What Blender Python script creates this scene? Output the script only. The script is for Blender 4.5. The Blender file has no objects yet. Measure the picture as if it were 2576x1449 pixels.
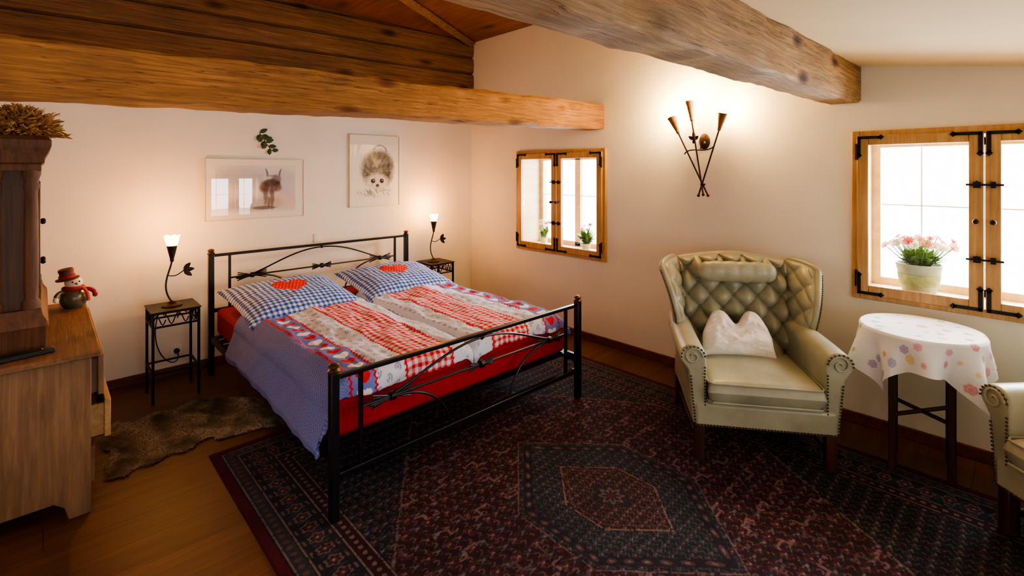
import bpy, bmesh, math, random
import numpy as np
from mathutils import Vector, Matrix
random.seed(7); rng = np.random.default_rng(7)
PI = math.pi
scn = bpy.context.scene; COL = scn.collection
F = 1235.; CX = 1288.; YH = 430.; CH = 1.6; TH = math.radians(46.3); SN = math.sin(TH); CS = math.cos(TH)
def pt(u, v, X=None, Y=None, Z=None):
    a = (u-CX)/F; r = Vector((a*SN+CS, -a*CS+SN, (YH-v)/F))
    t = X/r.x if X is not None else (Y/r.y if Y is not None else (Z-CH)/r.z)
    return Vector((0, 0, CH))+r*t
def C(r, g, b):
    f = lambda c: (c/255/12.92) if c/255 <= .04045 else ((c/255+.055)/1.055)**2.4
    return (f(r), f(g), f(b))
# ------------------------------------------------------------------ materials
def N(nt, t, **kw):
    n = nt.nodes.new(t)
    for k, v in kw.items(): setattr(n, k, v)
    return n
def new_mat(name):
    m = bpy.data.materials.new(name); m.use_nodes = True
    return m, m.node_tree, m.node_tree.nodes['Principled BSDF']
def ramp(nt, src, stops):
    r = N(nt, 'ShaderNodeValToRGB'); e = r.color_ramp.elements
    while len(e) < len(stops): e.new(.5)
    for i, (p, c) in enumerate(stops): e[i].position = p; e[i].color = (*c, 1)
    nt.links.new(src, r.inputs[0]); return r.outputs[0]
def mul(nt, a, b, fac=1.0, mode='MULTIPLY'):
    x = N(nt, 'ShaderNodeMix', data_type='RGBA', blend_type=mode)
    x.inputs[0].default_value = fac
    nt.links.new(a, x.inputs[6]); nt.links.new(b, x.inputs[7]); return x.outputs[2]
def add_bump(nt, b, src, strength, dist=.01):
    bp = N(nt, 'ShaderNodeBump'); bp.inputs['Strength'].default_value = strength; bp.inputs['Distance'].default_value = dist
    nt.links.new(src, bp.inputs['Height']); nt.links.new(bp.outputs[0], b.inputs['Normal'])
def sc(c, k): return tuple(min(1, max(0, x*k)) for x in c)
def mat(name, c, rough=.5, metal=0, var=.12, scale=8, bump=0, bscale=80, coat=0, sheen=0, emit=None, es=0):
    m, nt, b = new_mat(name)
    tc = N(nt, 'ShaderNodeTexCoord'); n = N(nt, 'ShaderNodeTexNoise'); n.inputs['Scale'].default_value = scale; n.inputs['Detail'].default_value = 5
    nt.links.new(tc.outputs['Object'], n.inputs['Vector'])
    nt.links.new(ramp(nt, n.outputs['Fac'], [(.3, sc(c, 1-var)), (.7, sc(c, 1+var))]), b.inputs['Base Color'])
    b.inputs['Roughness'].default_value = rough; b.inputs['Metallic'].default_value = metal
    b.inputs['Coat Weight'].default_value = coat; b.inputs['Coat Roughness'].default_value = .25; b.inputs['Sheen Weight'].default_value = sheen
    if emit: b.inputs['Emission Color'].default_value = (*emit, 1); b.inputs['Emission Strength'].default_value = es
    if bump:
        n2 = N(nt, 'ShaderNodeTexNoise'); n2.inputs['Scale'].default_value = bscale; n2.inputs['Detail'].default_value = 4
        nt.links.new(tc.outputs['Object'], n2.inputs['Vector']); add_bump(nt, b, n2.outputs['Fac'], bump)
    return m
def wood(name, dark, light, axis=0, grain=14, rough=.55, knots=0, cracks=0, bump=.2, planks=None, coat=0, along=.06, cf=.7):
    m, nt, b = new_mat(name)
    tc = N(nt, 'ShaderNodeTexCoord')
    def mapped(s, al):
        mp = N(nt, 'ShaderNodeMapping'); v = [s]*3; v[axis] = s*al
        mp.inputs['Scale'].default_value = v; nt.links.new(tc.outputs['Object'], mp.inputs['Vector']); return mp.outputs[0]
    n = N(nt, 'ShaderNodeTexNoise'); n.inputs['Scale'].default_value = 1; n.inputs['Detail'].default_value = 9; n.inputs['Roughness'].default_value = .65; n.inputs['Distortion'].default_value = .5
    nt.links.new(mapped(grain, along), n.inputs['Vector'])
    col = ramp(nt, n.outputs['Fac'], [(.3, dark), (.52, tuple((a+c)/2 for a, c in zip(dark, light))), (.72, light)])
    big = N(nt, 'ShaderNodeTexNoise'); big.inputs['Scale'].default_value = 2.2; big.inputs['Detail'].default_value = 4
    nt.links.new(tc.outputs['Object'], big.inputs['Vector'])
    col = mul(nt, col, ramp(nt, big.outputs['Fac'], [(.3, (.58, .58, .58)), (.7, (1.0,)*3)]), .85)
    if knots:
        v = N(nt, 'ShaderNodeTexVoronoi'); v.inputs['Scale'].default_value = 1; nt.links.new(mapped(knots, .4), v.inputs['Vector'])
        col = mul(nt, col, ramp(nt, v.outputs['Distance'], [(.08, (.10, .06, .035)), (.13, (.4, .28, .2)), (.25, (1, 1, 1))]))
    if cracks:
        c = N(nt, 'ShaderNodeTexNoise'); c.inputs['Scale'].default_value = 1; c.inputs['Detail'].default_value = 4; c.inputs['Distortion'].default_value = .3
        nt.links.new(mapped(cracks, .035), c.inputs['Vector'])
        col = mul(nt, col, ramp(nt, c.outputs['Fac'], [(.491, (1, 1, 1)), (.499, (.15, .1, .07)), (.501, (.15, .1, .07)), (.509, (1, 1, 1))]), cf)
    if planks:
        br = N(nt, 'ShaderNodeTexBrick'); br.inputs['Scale'].default_value = 1
        br.inputs['Brick Width'].default_value = planks[0]; br.inputs['Row Height'].default_value = planks[1]; br.inputs['Mortar Size'].default_value = planks[2]
        br.inputs['Color1'].default_value = (1, 1, 1, 1); br.inputs['Color2'].default_value = (.76, .75, .74, 1); br.inputs['Mortar'].default_value = (.4, .35, .3, 1)
        nt.links.new(tc.outputs['Object'], br.inputs['Vector'])
        col = mul(nt, col, br.outputs['Color'])
    nt.links.new(col, b.inputs['Base Color']); b.inputs['Roughness'].default_value = rough; b.inputs['Coat Weight'].default_value = coat
    b.inputs['Coat Roughness'].default_value = .3
    add_bump(nt, b, n.outputs['Fac'], bump)
    return m
def attr_mat(name, rough=.85, bump=.15, bscale=350, sheen=0):
    m, nt, b = new_mat(name)
    a = N(nt, 'ShaderNodeAttribute'); a.attribute_name = 'Col'
    tc = N(nt, 'ShaderNodeTexCoord'); n = N(nt, 'ShaderNodeTexNoise'); n.inputs['Scale'].default_value = bscale; n.inputs['Detail'].default_value = 2
    nt.links.new(tc.outputs['Object'], n.inputs['Vector'])
    nt.links.new(mul(nt, a.outputs['Color'], ramp(nt, n.outputs['Fac'], [(.3, (.86,)*3), (.7, (1,)*3)])), b.inputs['Base Color'])
    b.inputs['Roughness'].default_value = rough; b.inputs['Sheen Weight'].default_value = sheen; b.inputs['Specular IOR Level'].default_value = .25
    if bump: add_bump(nt, b, n.outputs['Fac'], bump, .004)
    return m
def glass_mat(name, tint=(1, 1, 1), base=.05):
    m, nt, b = new_mat(name); nt.nodes.remove(b)
    out = nt.nodes['Material Output']; t = N(nt, 'ShaderNodeBsdfTransparent'); t.inputs[0].default_value = (*tint, 1)
    g = N(nt, 'ShaderNodeBsdfGlossy'); g.inputs['Roughness'].default_value = 0
    lw = N(nt, 'ShaderNodeLayerWeight'); lw.inputs[0].default_value = .5
    pw = N(nt, 'ShaderNodeMath', operation='POWER'); pw.inputs[1].default_value = 5; nt.links.new(lw.outputs['Facing'], pw.inputs[0])
    ma = N(nt, 'ShaderNodeMath', operation='MULTIPLY_ADD'); ma.inputs[1].default_value = .9-base; ma.inputs[2].default_value = base; nt.links.new(pw.outputs[0], ma.inputs[0])
    mx = N(nt, 'ShaderNodeMixShader'); nt.links.new(ma.outputs[0], mx.inputs[0]); nt.links.new(t.outputs[0], mx.inputs[1]); nt.links.new(g.outputs[0], mx.inputs[2])
    nt.links.new(mx.outputs[0], out.inputs['Surface']); return m

M = {}
M['plaster'] = mat('plaster', C(238, 233, 220), .9, var=.03, scale=3, bump=.12, bscale=35)
M['ceil'] = mat('ceiling_plaster', C(246, 218, 166), .9, var=.03, scale=2, bump=.08, bscale=30)
M['floor'] = wood('floor_laminate', C(82, 49, 34), C(122, 79, 56), 0, 20, .5, planks=(1.35, .19, .0022), bump=.04)
M['beam'] = wood('old_beam', C(124, 84, 49), C(210, 154, 95), 0, 80, .65, knots=6, cracks=20, bump=.8, along=.04, cf=.75)
M['beam2'] = wood('old_beam_pale', C(126, 94, 58), C(208, 166, 110), 0, 80, .7, knots=6, cracks=20, bump=.8, along=.04, cf=.75)
M['log'] = wood('dark_log', C(82, 56, 36), C(144, 106, 72), 0, 56, .7, knots=5, cracks=14, bump=.6, along=.045)
M['boards'] = wood('ceiling_boards', C(84, 46, 24), C(142, 84, 44), 1, 40, .6, knots=4, bump=.3)
M['base'] = wood('baseboard_wood', C(90, 42, 24), C(132, 68, 40), 0, 24, .5)
M['pine'] = wood('pine', C(178, 134, 82), C(222, 182, 124), 2, 40, .5, bump=.15)
M['lining'] = wood('pine_lining', C(206, 166, 112), C(236, 208, 160), 1, 24, .5, bump=.1)
M['dresser'] = wood('dresser_pine', C(102, 76, 54), C(152, 118, 88), 2, 44, .6, bump=.3)
M['dresser_top'] = wood('dresser_top_wood', C(100, 68, 46), C(148, 106, 75), 1, 44, .65, knots=4, bump=.25)
M['dark_wood'] = wood('dark_wood', C(46, 28, 17), C(92, 58, 36), 2, 40, .5, bump=.2)
M['hutch'] = wood('hutch_wood', C(66, 40, 24), C(122, 80, 50), 2, 40, .6, bump=.3)
M['leg_wood'] = wood('mahogany', C(44, 24, 16), C(86, 50, 32), 2, 30, .4)
M['cream_wood'] = wood('drawer_side', C(150, 116, 76), C(194, 160, 112), 1, 30, .6)
M['iron'] = mat('black_iron', C(30, 30, 32), .45, .6, .2, 30, .1, 120)
M['bedblack'] = mat('bed_enamel', C(18, 19, 26), .35, .2, .15, 20)
M['rust'] = mat('rustic_iron', C(62, 46, 37), .5, .6, .35, 40, .25, 90)
M['torch'] = mat('torch_iron_glow_tint', C(126, 90, 56), .5, .4, .25, 40, .2, 90)  # dark iron cups, warm glow of the bulbs put into the lighter tan colour
M['brass'] = mat('bronze_cap', C(100, 76, 50), .38, .8, .2, 20)
M['frame'] = mat('thin_frame', C(206, 190, 160), .4, .3, .1, 20)
M['red'] = mat('red_sheet', C(150, 4, 32), .85, 0, .08, 4, .2, 25)
M['leather'] = mat('sage_leather', C(160, 162, 142), .36, 0, .2, 6, .15, 140, coat=.18)
M['nail'] = mat('nailhead', C(84, 72, 54), .35, .8)
M['white_cloth'] = mat('white_cloth', C(250, 246, 240), .9, 0, .03, 6, .2, 90)
M['white_plastic'] = mat('white_plastic', C(240, 236, 230), .4, 0, .02)
M['black_plastic'] = mat('black_plastic', C(18, 18, 18), .5, 0, .1)
M['glass'] = glass_mat('pane_glass')
M['pglass'] = glass_mat('picture_glass', base=.08)
M['shade'] = mat('lamp_shade_glow', C(244, 190, 110), .5, 0, .02, emit=(1, .54, .16), es=16)
M['bulb'] = mat('torch_bulb_glow', C(255, 225, 180), .4, 0, .02, emit=(1, .72, .4), es=40)
M['duvet'] = attr_mat('duvet_print', bump=.2)
M['pillow'] = attr_mat('pillow_print', bump=.2)
M['rug'] = attr_mat('rug_pile', .95, .5, 260)
M['cloth'] = attr_mat('tablecloth_print', .85, .1)
M['art'] = attr_mat('art_print', .7, 0)
M['fur'] = attr_mat('hide_fur', .9, 0)
M['wheat'] = mat('dried_wheat', C(168, 128, 76), .8, 0, .35, 30)
M['leafg'] = mat('leaf_green', C(84, 124, 46), .5, 0, .3, 30)
M['leafd'] = mat('leaf_dark', C(50, 72, 36), .5, 0, .3, 30)
M['fl_red'] = mat('petal_red', C(226, 104, 108), .6, 0, .15, 30)
M['fl_pink'] = mat('petal_pink', C(244, 200, 202), .6, 0, .15, 30)
M['fl_white'] = mat('petal_white', C(250, 244, 230), .6, 0, .06, 30)
M['fl_orange'] = mat('petal_orange', C(242, 196, 140), .6, 0, .12, 30)
M['zinc'] = mat('zinc_pot', C(150, 164, 146), .5, .15, .2, 14, .1)
M['band'] = mat('pot_band', C(142, 160, 108), .6, 0, .35, 30)
M['clay'] = mat('white_pot', C(206, 200, 190), .5, 0, .05)
M['soil'] = mat('soil', C(50, 36, 26), .95, 0, .3, 40)
M['snow'] = mat('snowman_cream', C(236, 218, 190), .7, 0, .1, 20)
M['belly'] = mat('snowman_belly', C(92, 82, 64), .3, 0, .4, 18, coat=.4)
M['hat'] = mat('snowman_hat', C(96, 46, 34), .7, 0, .2, 20)
M['scarf'] = mat('snowman_scarf', C(156, 44, 36), .8, 0, .25, 60)
M['carrot'] = mat('carrot', C(220, 110, 40), .6)
# ------------------------------------------------------------------ mesh helpers
I4 = Matrix.Identity(4)
def BM(): return bmesh.new()
def box(bm, c, s, R=None):
    bmesh.ops.create_cube(bm, size=1, matrix=Matrix.Translation(c) @ (R or I4) @ Matrix.Diagonal((*s, 1)))
def span(bm, x0, x1, y0, y1, z0, z1): box(bm, ((x0+x1)/2, (y0+y1)/2, (z0+z1)/2), (abs(x1-x0), abs(y1-y0), abs(z1-z0)))
def ball(bm, c, s, seg=16, ring=10, R=None):
    bmesh.ops.create_uvsphere(bm, u_segments=seg, v_segments=ring, radius=1, matrix=Matrix.Translation(c) @ (R or I4) @ Matrix.Diagonal((*s, 1)))
def lathe(bm, prof, c=(0, 0, 0), n=24, R=None):
    T = Matrix.Translation(c) @ (R or I4); rings = []
    for r, z in prof: rings.append([bm.verts.new(T @ Vector((r*math.cos(2*PI*k/n), r*math.sin(2*PI*k/n), z))) for k in range(n)])
    for a, b in zip(rings, rings[1:]):
        for k in range(n): bm.faces.new((a[k], a[(k+1) % n], b[(k+1) % n], b[k]))
    bm.faces.new(rings[0][::-1]); bm.faces.new(rings[-1])
def tube(bm, pts, r, n=8, flat=1):
    P = [Vector(p) for p in pts]; R = r if isinstance(r, (list, tuple)) else [r]*len(P); rings = []; up = None
    for i, p in enumerate(P):
        t = (P[min(i+1, len(P)-1)]-P[max(i-1, 0)]).normalized()
        if up is None: up = Vector((0, 0, 1)) if abs(t.z) < .9 else Vector((1, 0, 0))
        a = t.cross(up).normalized(); b = a.cross(t).normalized(); up = b
        rings.append([bm.verts.new(p+(a*math.cos(2*PI*k/n)+b*math.sin(2*PI*k/n)*flat)*R[i]) for k in range(n)])
    for a, b in zip(rings, rings[1:]):
        for k in range(n): bm.faces.new((a[k], a[(k+1) % n], b[(k+1) % n], b[k]))
    bm.faces.new(rings[0][::-1]); bm.faces.new(rings[-1])
def bez(pts, n=20):
    P = [Vector(p) for p in pts]; out = []
    for i in range(n+1):
        Q = P[:]; t = i/n
        while len(Q) > 1: Q = [a.lerp(b, t) for a, b in zip(Q, Q[1:])]
        out.append(Q[0])
    return out
def prism(bm, pts, d):
    d = Vector(d); a = [bm.verts.new(p) for p in pts]; b = [bm.verts.new(Vector(p)+d) for p in pts]
    bm.faces.new(a); bm.faces.new(b[::-1])
    for k in range(len(a)): bm.faces.new((a[k], b[k], b[(k+1) % len(a)], a[(k+1) % len(a)]))
def leaf(bm, p, d, L, W, up=Vector((0, 0, 1)), droop=.2):
    d = Vector(d).normalized(); s = d.cross(up)
    if s.length < .01: s = Vector((1, 0, 0))
    s.normalize(); nrm = s.cross(d); rows = []
    for t, w in ((0, .08), (.3, .85), (.6, .9), (.85, .5), (1, .03)):
        c = Vector(p)+d*L*t-nrm*L*droop*t*t
        rows.append([bm.verts.new(c-s*W*w/2+nrm*W*.12*w), bm.verts.new(c), bm.verts.new(c+s*W*w/2+nrm*W*.12*w)])
    for a, b in zip(rows, rows[1:]):
        for k in range(2): bm.faces.new((a[k], a[k+1], b[k+1], b[k]))
def org(o):
    while o.parent: o = o.parent
    return o.location
def obj(name, bm, m, parent=None, W=False, smooth=35, bevel=0, sub=0, solid=0):
    if isinstance(bm, bmesh.types.BMesh):
        if W and parent: bmesh.ops.translate(bm, vec=-org(parent), verts=bm.verts)
        bmesh.ops.recalc_face_normals(bm, faces=bm.faces)
        me = bpy.data.meshes.new(name); bm.to_mesh(me); bm.free()
    else:
        me = bm
        if W and parent: me.transform(Matrix.Translation(-org(parent)))
    me.materials.append(m)
    for p in me.polygons: p.use_smooth = True
    me.set_sharp_from_angle(angle=math.radians(smooth))
    o = bpy.data.objects.new(name, me); COL.objects.link(o); o.parent = parent
    if solid: s = o.modifiers.new('solid', 'SOLIDIFY'); s.thickness = solid; s.offset = -1
    if bevel: b = o.modifiers.new('bevel', 'BEVEL'); b.width = bevel; b.segments = 2; b.limit_method = 'ANGLE'; b.angle_limit = math.radians(40)
    if sub: s = o.modifiers.new('sub', 'SUBSURF'); s.levels = sub; s.render_levels = sub
    return o
def tag(o, label, cat, group=None, kind=None):
    o['label'] = label; o['category'] = cat
    if group: o['group'] = group
    if kind: o['kind'] = kind
    return o
def thing(name, label, cat, loc=(0, 0, 0), rz=0, group=None):
    o = bpy.data.objects.new(name, None); COL.objects.link(o); o.empty_display_size = .1
    o.location = loc; o.rotation_euler = (0, 0, rz); return tag(o, label, cat, group)
def single(name, bm, m, label, cat, group=None, **kw):
    o = obj(name, bm, m, None, **kw); me = o.data
    co = np.array([v.co for v in me.vertices]); c = Vector(((co[:, 0].min()+co[:, 0].max())/2, (co[:, 1].min()+co[:, 1].max())/2, co[:, 2].min()))
    me.transform(Matrix.Translation(-c)); o.location = c
    return tag(o, label, cat, group)
def struct(name, bm, m, **kw):
    o = obj(name, bm, m, **kw); o['kind'] = 'structure'; return o
def copy_tree(o, parent=None):
    c = o.copy(); COL.objects.link(c); c.parent = parent
    for ch in list(o.children): copy_tree(ch, c)
    return c
def npmesh(name, V, Fc, col=None):
    me = bpy.data.meshes.new(name); me.from_pydata(np.asarray(V).reshape(-1, 3).tolist(), [], np.asarray(Fc).tolist())
    if col is not None:
        c = np.ones((len(me.vertices), 4), np.float32); c[:, :3] = np.asarray(col).reshape(-1, 3)
        a = me.color_attributes.new('Col', 'FLOAT_COLOR', 'POINT'); a.data.foreach_set('color', c.ravel())
    me.update(); return me
def gf(nu, nv, off=0, flip=False):
    i, j = np.meshgrid(np.arange(nu-1), np.arange(nv-1), indexing='ij'); a = (i*nv+j).ravel()+off
    f = np.stack([a, a+nv, a+nv+1, a+1], 1); return f[:, ::-1] if flip else f
def vn(x, y, seed=0):
    r = np.random.default_rng(seed).random((64, 64)); xi = np.floor(x).astype(int); yi = np.floor(y).astype(int)
    fx = x-xi; fy = y-yi; fx = fx*fx*(3-2*fx); fy = fy*fy*(3-2*fy)
    g = lambda a, b: r[a % 64, b % 64]
    return (g(xi, yi)*(1-fx)+g(xi+1, yi)*fx)*(1-fy)+(g(xi, yi+1)*(1-fx)+g(xi+1, yi+1)*fx)*fy
def fbm(x, y, seed=0): return .55*vn(x, y, seed)+.28*vn(2*x, 2*y, seed+1)+.17*vn(4*x, 4*y, seed+2)
def sset(col, mask, c, a=1.0):
    k = np.clip(mask, 0, 1)[..., None]*a; col[:] = col*(1-k)+np.array(c)*k
# ------------------------------------------------------------------ room shell
XW = 3.74; YW = 4.62; XL = -.42; YF = -1.5
bm = BM(); span(bm, XL-.2, XW+.42, YF-.3, YW+.3, -.1, 0); struct('floor', bm, M['floor'])
def wall_y(name, x0, x1, y0, y1, z1, holes, axis):
    bm = BM(); lo, hi = (y0, y1) if axis == 'Y' else (x0, x1); cur = lo
    def sp(a, b, z0, zz):
        if axis == 'Y': span(bm, x0, x1, a, b, z0, zz)
        else: span(bm, a, b, y0, y1, z0, zz)
    for (a, b, za, zb) in sorted(holes):
        sp(cur, a, 0, z1); sp(a, b, 0, za); sp(a, b, zb, z1); cur = b
    sp(cur, hi, 0, z1); return struct(name, bm, M['plaster'])
WIN1 = (3.2355, 1.167, .765, 1.047); WIN2 = (.154, 1.22, .80, 1.05)
holes = [(c-w/2+.035, c+w/2-.035, z+.035, z+h-.035) for c, w, z, h in (WIN1, WIN2)]
wall_y('wall_right', XW, XW+.42, YF-.3, YW+.3, 3.3, holes, 'Y')
wall_y('wall_back', XL-.2, XW, YW, YW+.25, 3.3, [], 'X')
wall_y('wall_left', XL-.2, XL, YF-.3, YW, 3.3, [], 'Y')
WIN3 = (2.72, 1.0, .62, .92); WIN4 = (.55, 1.2, .62, 1.05)
wall_y('wall_front', XL, XW, YF-.35, YF, 3.3, [(c-w/2+.035, c+w/2-.035, z+.035, z+h-.035) for c, w, z, h in (WIN3, WIN4)], 'X')
bm = BM(); span(bm, XL, XW, .86, YW, 3.14, 3.3); struct('ceiling', bm, M['boards'])
bm = BM()
zc = lambda X, Y: 2.262-.0205*(XW-X)-.15*(.73-Y)
vs = [(XL, .76, zc(XL, .76)), (XW, .76, zc(XW, .76)), (XW, YF, zc(XW, YF)), (XL, YF, zc(XL, YF))]
prism(bm, vs, (0, 0, .12)); struct('ceiling_plastered', bm, M['ceil'])
bm = BM(); span(bm, XL, XW, .76, .87, 2.2, 3.3); struct('wall_upper', bm, M['plaster'])
bm = BM(); span(bm, XL, XW, YW-.006, YW+.01, 2.3, 3.3)
zl = [2.36, 2.56, 2.76, 2.95, 3.16, 3.34]
for k in range(5):
    prof = [(YW+.02, zl[k]+.007), (YW-.02, zl[k]+.007), (YW-.04, zl[k]+.022), (YW-.045, (zl[k]+zl[k+1])/2), (YW-.04, zl[k+1]-.018), (YW-.02, zl[k+1]-.004), (YW+.02, zl[k+1]-.004)]
    A = [bm.verts.new((XL, y, z-.024*(XW-XL))) for y, z in prof]; B = [bm.verts.new((XW, y, z)) for y, z in prof]
    bm.faces.new(A); bm.faces.new(B[::-1]); q = len(prof)
    for j in range(q): bm.faces.new((A[j], B[j], B[(j+1) % q], A[(j+1) % q]))
struct('wall_logs', bm, M['log'])
bm = BM(); a = Vector((3.70, YW-.05, 3.12)); b = Vector((1.9, 3.55, 3.12)); tube(bm, [a, b], .05, 4); struct('trim_1', bm, M['log'])
bm = BM(); span(bm, XL, XW, YW-.018, YW, 0, .07); struct('baseboard_back', bm, M['base'], bevel=.004)
bm = BM(); span(bm, XW-.018, XW, YF, YW-.018, 0, .07); struct('baseboard_right', bm, M['base'], bevel=.004)
# ------------------------------------------------------------------ beams
def beam(label, m, yf, yb, zb, zt, slope):
    bm = BM(); n = 170; c = .015; rings = []; sd = int(zb*1000)
    for i in range(n+1):
        X = XL+(XW-XL)*i/n; dz = -slope*(XW-X); kk = min(1, (n-i)/12+.25)
        nz = lambda k: kk*(float(fbm(np.array([X*5+k*3.7+9.]), np.array([k*5.3+3.]), sd)[0]-.5)*.026+float(vn(np.array([X*1.3+k*2.1+5.]), np.array([k*1.7+2.]), sd+7)[0]-.5)*.012)
        P = [(yf+c, zb), (yb-c, zb), (yb, zb+c), (yb, zt-c), (yb-c, zt), (yf+c, zt), (yf, zt-c), (yf, (zt+zb)/2), (yf, zb+c)]
        rings.append([bm.verts.new((X, y+nz(k), z+dz+nz(k+20))) for k, (y, z) in enumerate(P)])
    for a, b in zip(rings, rings[1:]):
        for k in range(9): bm.faces.new((a[k], a[(k+1) % 9], b[(k+1) % 9], b[k]))
    bm.faces.new(rings[0]); bm.faces.new(rings[-1][::-1])
    return single('ceiling_beam', bm, m, label, 'beam', smooth=30)
beam('thick orange brown old timber beam above the bed below the log wall', M['beam'], 2.683, 2.89, 1.985, 2.215, .024)
beam('thick pale old timber beam with dark knots at the edge of the white ceiling', M['beam2'], .72, .90, 2.035, 2.27, .0205)
# ------------------------------------------------------------------ windows
def ring(bm, x0, x1, z0, z1, w, y0, y1):
    span(bm, x0, x0+w, y0, y1, z0, z1); span(bm, x1-w, x1, y0, y1, z0, z1)
    span(bm, x0+w, x1-w, y0, y1, z0, z0+w); span(bm, x0+w, x1-w, y0, y1, z1-w, z1)
def quad(bm, x0, x1, y, z0, z1): bm.faces.new([bm.verts.new(p) for p in ((x0, y, z0), (x1, y, z0), (x1, y, z1), (x0, y, z1))])
def bracket(cx, cz, sx, sz, y, L=.12):
    bm = BM(); span(bm, cx, cx+sx*L, y-.006, y, cz, cz+sz*.018); span(bm, cx, cx+sx*.018, y-.006, y, cz, cz+sz*L)
    box(bm, (cx+sx*L, y-.003, cz+sz*.009), (.023, .006, .023), Matrix.Rotation(PI/4, 4, 'Y'))
    box(bm, (cx+sx*.009, y-.003, cz+sz*L), (.023, .006, .023), Matrix.Rotation(PI/4, 4, 'Y')); return bm
def window(n, loc, rz, w, h):
    o = bpy.data.objects.new('window_%d' % n, None); COL.objects.link(o); o.location = loc; o.rotation_euler = (0, 0, rz); o['kind'] = 'structure'
    bm = BM(); ring(bm, -w/2, w/2, 0, h, .045, -.028, .02); obj('window_frame', bm, M['pine'], o, bevel=.005)
    e = .036
    bm = BM(); span(bm, -w/2+e, w/2-e, .02, .42, e, e+.012); span(bm, -w/2+e, w/2-e, .02, .42, h-e-.012, h-e)
    span(bm, -w/2+e, -w/2+e+.012, .02, .42, e, h-e); span(bm, w/2-e-.012, w/2-e, .02, .42, e, h-e); obj('window_lining', bm, M['lining'], o)
    bm = BM(); ring(bm, -w/2+.045, w/2-.045, .045, h-.045, .05, .30, .34); span(bm, -.035, .035, .30, .34, .05, h-.05)
    for s in (-1, 1): span(bm, s*w/4-.003, s*w/4+.003, .315, .325, .05, h-.05)
    span(bm, -w/2+.05, w/2-.05, .315, .325, h*.55-.003, h*.55+.003); obj('outer_sash', bm, M['lining'], o, bevel=.001)
    for s in (-1, 1):
        x0, x1 = (-w/2+.03, -.004) if s < 0 else (.004, w/2-.03); z0, z1 = .03, h-.03
        bm = BM(); ring(bm, x0, x1, z0, z1, .06, -.045, -.008); c = obj('casement', bm, M['pine'], o, bevel=.005)
        bm = BM(); quad(bm, x0+.055, x1-.055, -.026, z0+.055, z1-.055); obj('pane', bm, M['glass'], c)
        for bx, sx in ((x0+.004, 1), (x1-.004, -1)):
            for bz, sz in ((z0+.004, 1), (z1-.004, -1)): obj('corner_bracket', bracket(bx, bz, sx, sz, -.045), M['iron'], c)
        xo = x0 if s < 0 else x1
        for zz in (z0+.1, z1-.1):
            bm = BM(); tube(bm, [(xo, -.05, zz-.05), (xo, -.05, zz+.05)], .009, 8); obj('hinge', bm, M['iron'], c)
        bm = BM(); tube(bm, [(s*.034, -.045, h*.5), (s*.034, -.075, h*.5)], .006, 8); ball(bm, (s*.034, -.085, h*.5), (.014,)*3, 12, 8); obj('knob', bm, M['iron'], c)
    for zz in (h*.3, h*.69):
        bm = BM(); tube(bm, [(-.075, -.054, zz), (.075, -.054, zz)], .006, 8); box(bm, (-.03, -.05, zz), (.03, .014, .034)); box(bm, (.034, -.05, zz), (.02, .014, .034))
        tube(bm, [(-.03, -.054, zz), (-.03, -.08, zz+.02)], .005, 6); obj('bolt', bm, M['iron'], o)
    return o
window(1, (XW, WIN1[0], WIN1[2]), -PI/2, WIN1[1], WIN1[3])
window(2, (XW, WIN2[0], WIN2[2]), -PI/2, WIN2[1], WIN2[3])
window(3, (WIN3[0], YF, WIN3[2]), PI, WIN3[1], WIN3[3])
window(4, (WIN4[0], YF, WIN4[2]), PI, WIN4[1], WIN4[3])
# ------------------------------------------------------------------ rug
RX, RY = 1.34, 1.75; rc = Vector((2.01, 1.40, 0))
nx, ny = 680, 880
gx, gy = np.meshgrid(np.linspace(-RX, RX, nx), np.linspace(-RY, RY, ny), indexing='ij')
e = np.minimum(RX-np.abs(gx), RY-np.abs(gy))
mar = C(54, 28, 40); nav = C(28, 31, 48); tea = C(44, 56, 68); bei = C(138, 120, 118); ros = C(112, 80, 92); rus = C(84, 38, 50); bro = C(52, 34, 42)
col = np.empty((nx, ny, 3)); col[:] = mar
def motif(px, py, cw, ch, sh=.5):
    q = np.floor(py/ch); p = (px/cw+sh*(q % 2)) % 1-.5; r = (py/ch) % 1-.5; return p, r
wx = gx+.022*(fbm(gx*9+9, gy*9+9, 91)-.5); wy = gy+.022*(fbm(gx*9+29, gy*9+19, 92)-.5)
n1 = fbm(gx*6+40, gy*6+40, 3); n2 = vn(gx*110+190, gy*110+190, 5); n3 = vn(gx*22+50, gy*22+80, 6)
def herati(mask, ca, cb, cc, cd_, k=1.):
    p, q = motif(wx, wy, .135*k, .105*k); r0 = np.hypot(p, q); a0 = np.arctan2(q, p)
    sset(col, mask*(np.abs(np.abs(p)+np.abs(q)-.40) < .03)*(n2 > .3), ca, .4)
    sset(col, mask*(r0 < .22+.06*np.cos(6*a0))*(r0 > .11), cb, .9); sset(col, mask*(r0 < .07), cc, .7)
    p2, q2 = motif(wx+.0675*k, wy, .135*k, .105*k)
    an = np.arctan2(q2, p2); rr = np.hypot(p2, q2)
    sset(col, mask*(np.abs(rr-.20-.08*np.cos(4*an)) < .045), cd_, .95); sset(col, mask*(rr < .09), ca, .8); sset(col, mask*(rr < .035), cc, .7)
    p3, q3 = motif(wx+.034*k, wy+.026*k, .0675*k, .0525*k)
    sset(col, mask*(np.hypot(p3+.2, q3+.2) < .19), nav, .75)
    sset(col, mask*(np.abs(np.hypot(p3-.1, q3)-.26) < .07)*(p3 > 0)*(n2 > .3), cc, .35)
one = np.ones_like(gx)
herati(one, ros, rus, bei, tea, .8)
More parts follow.
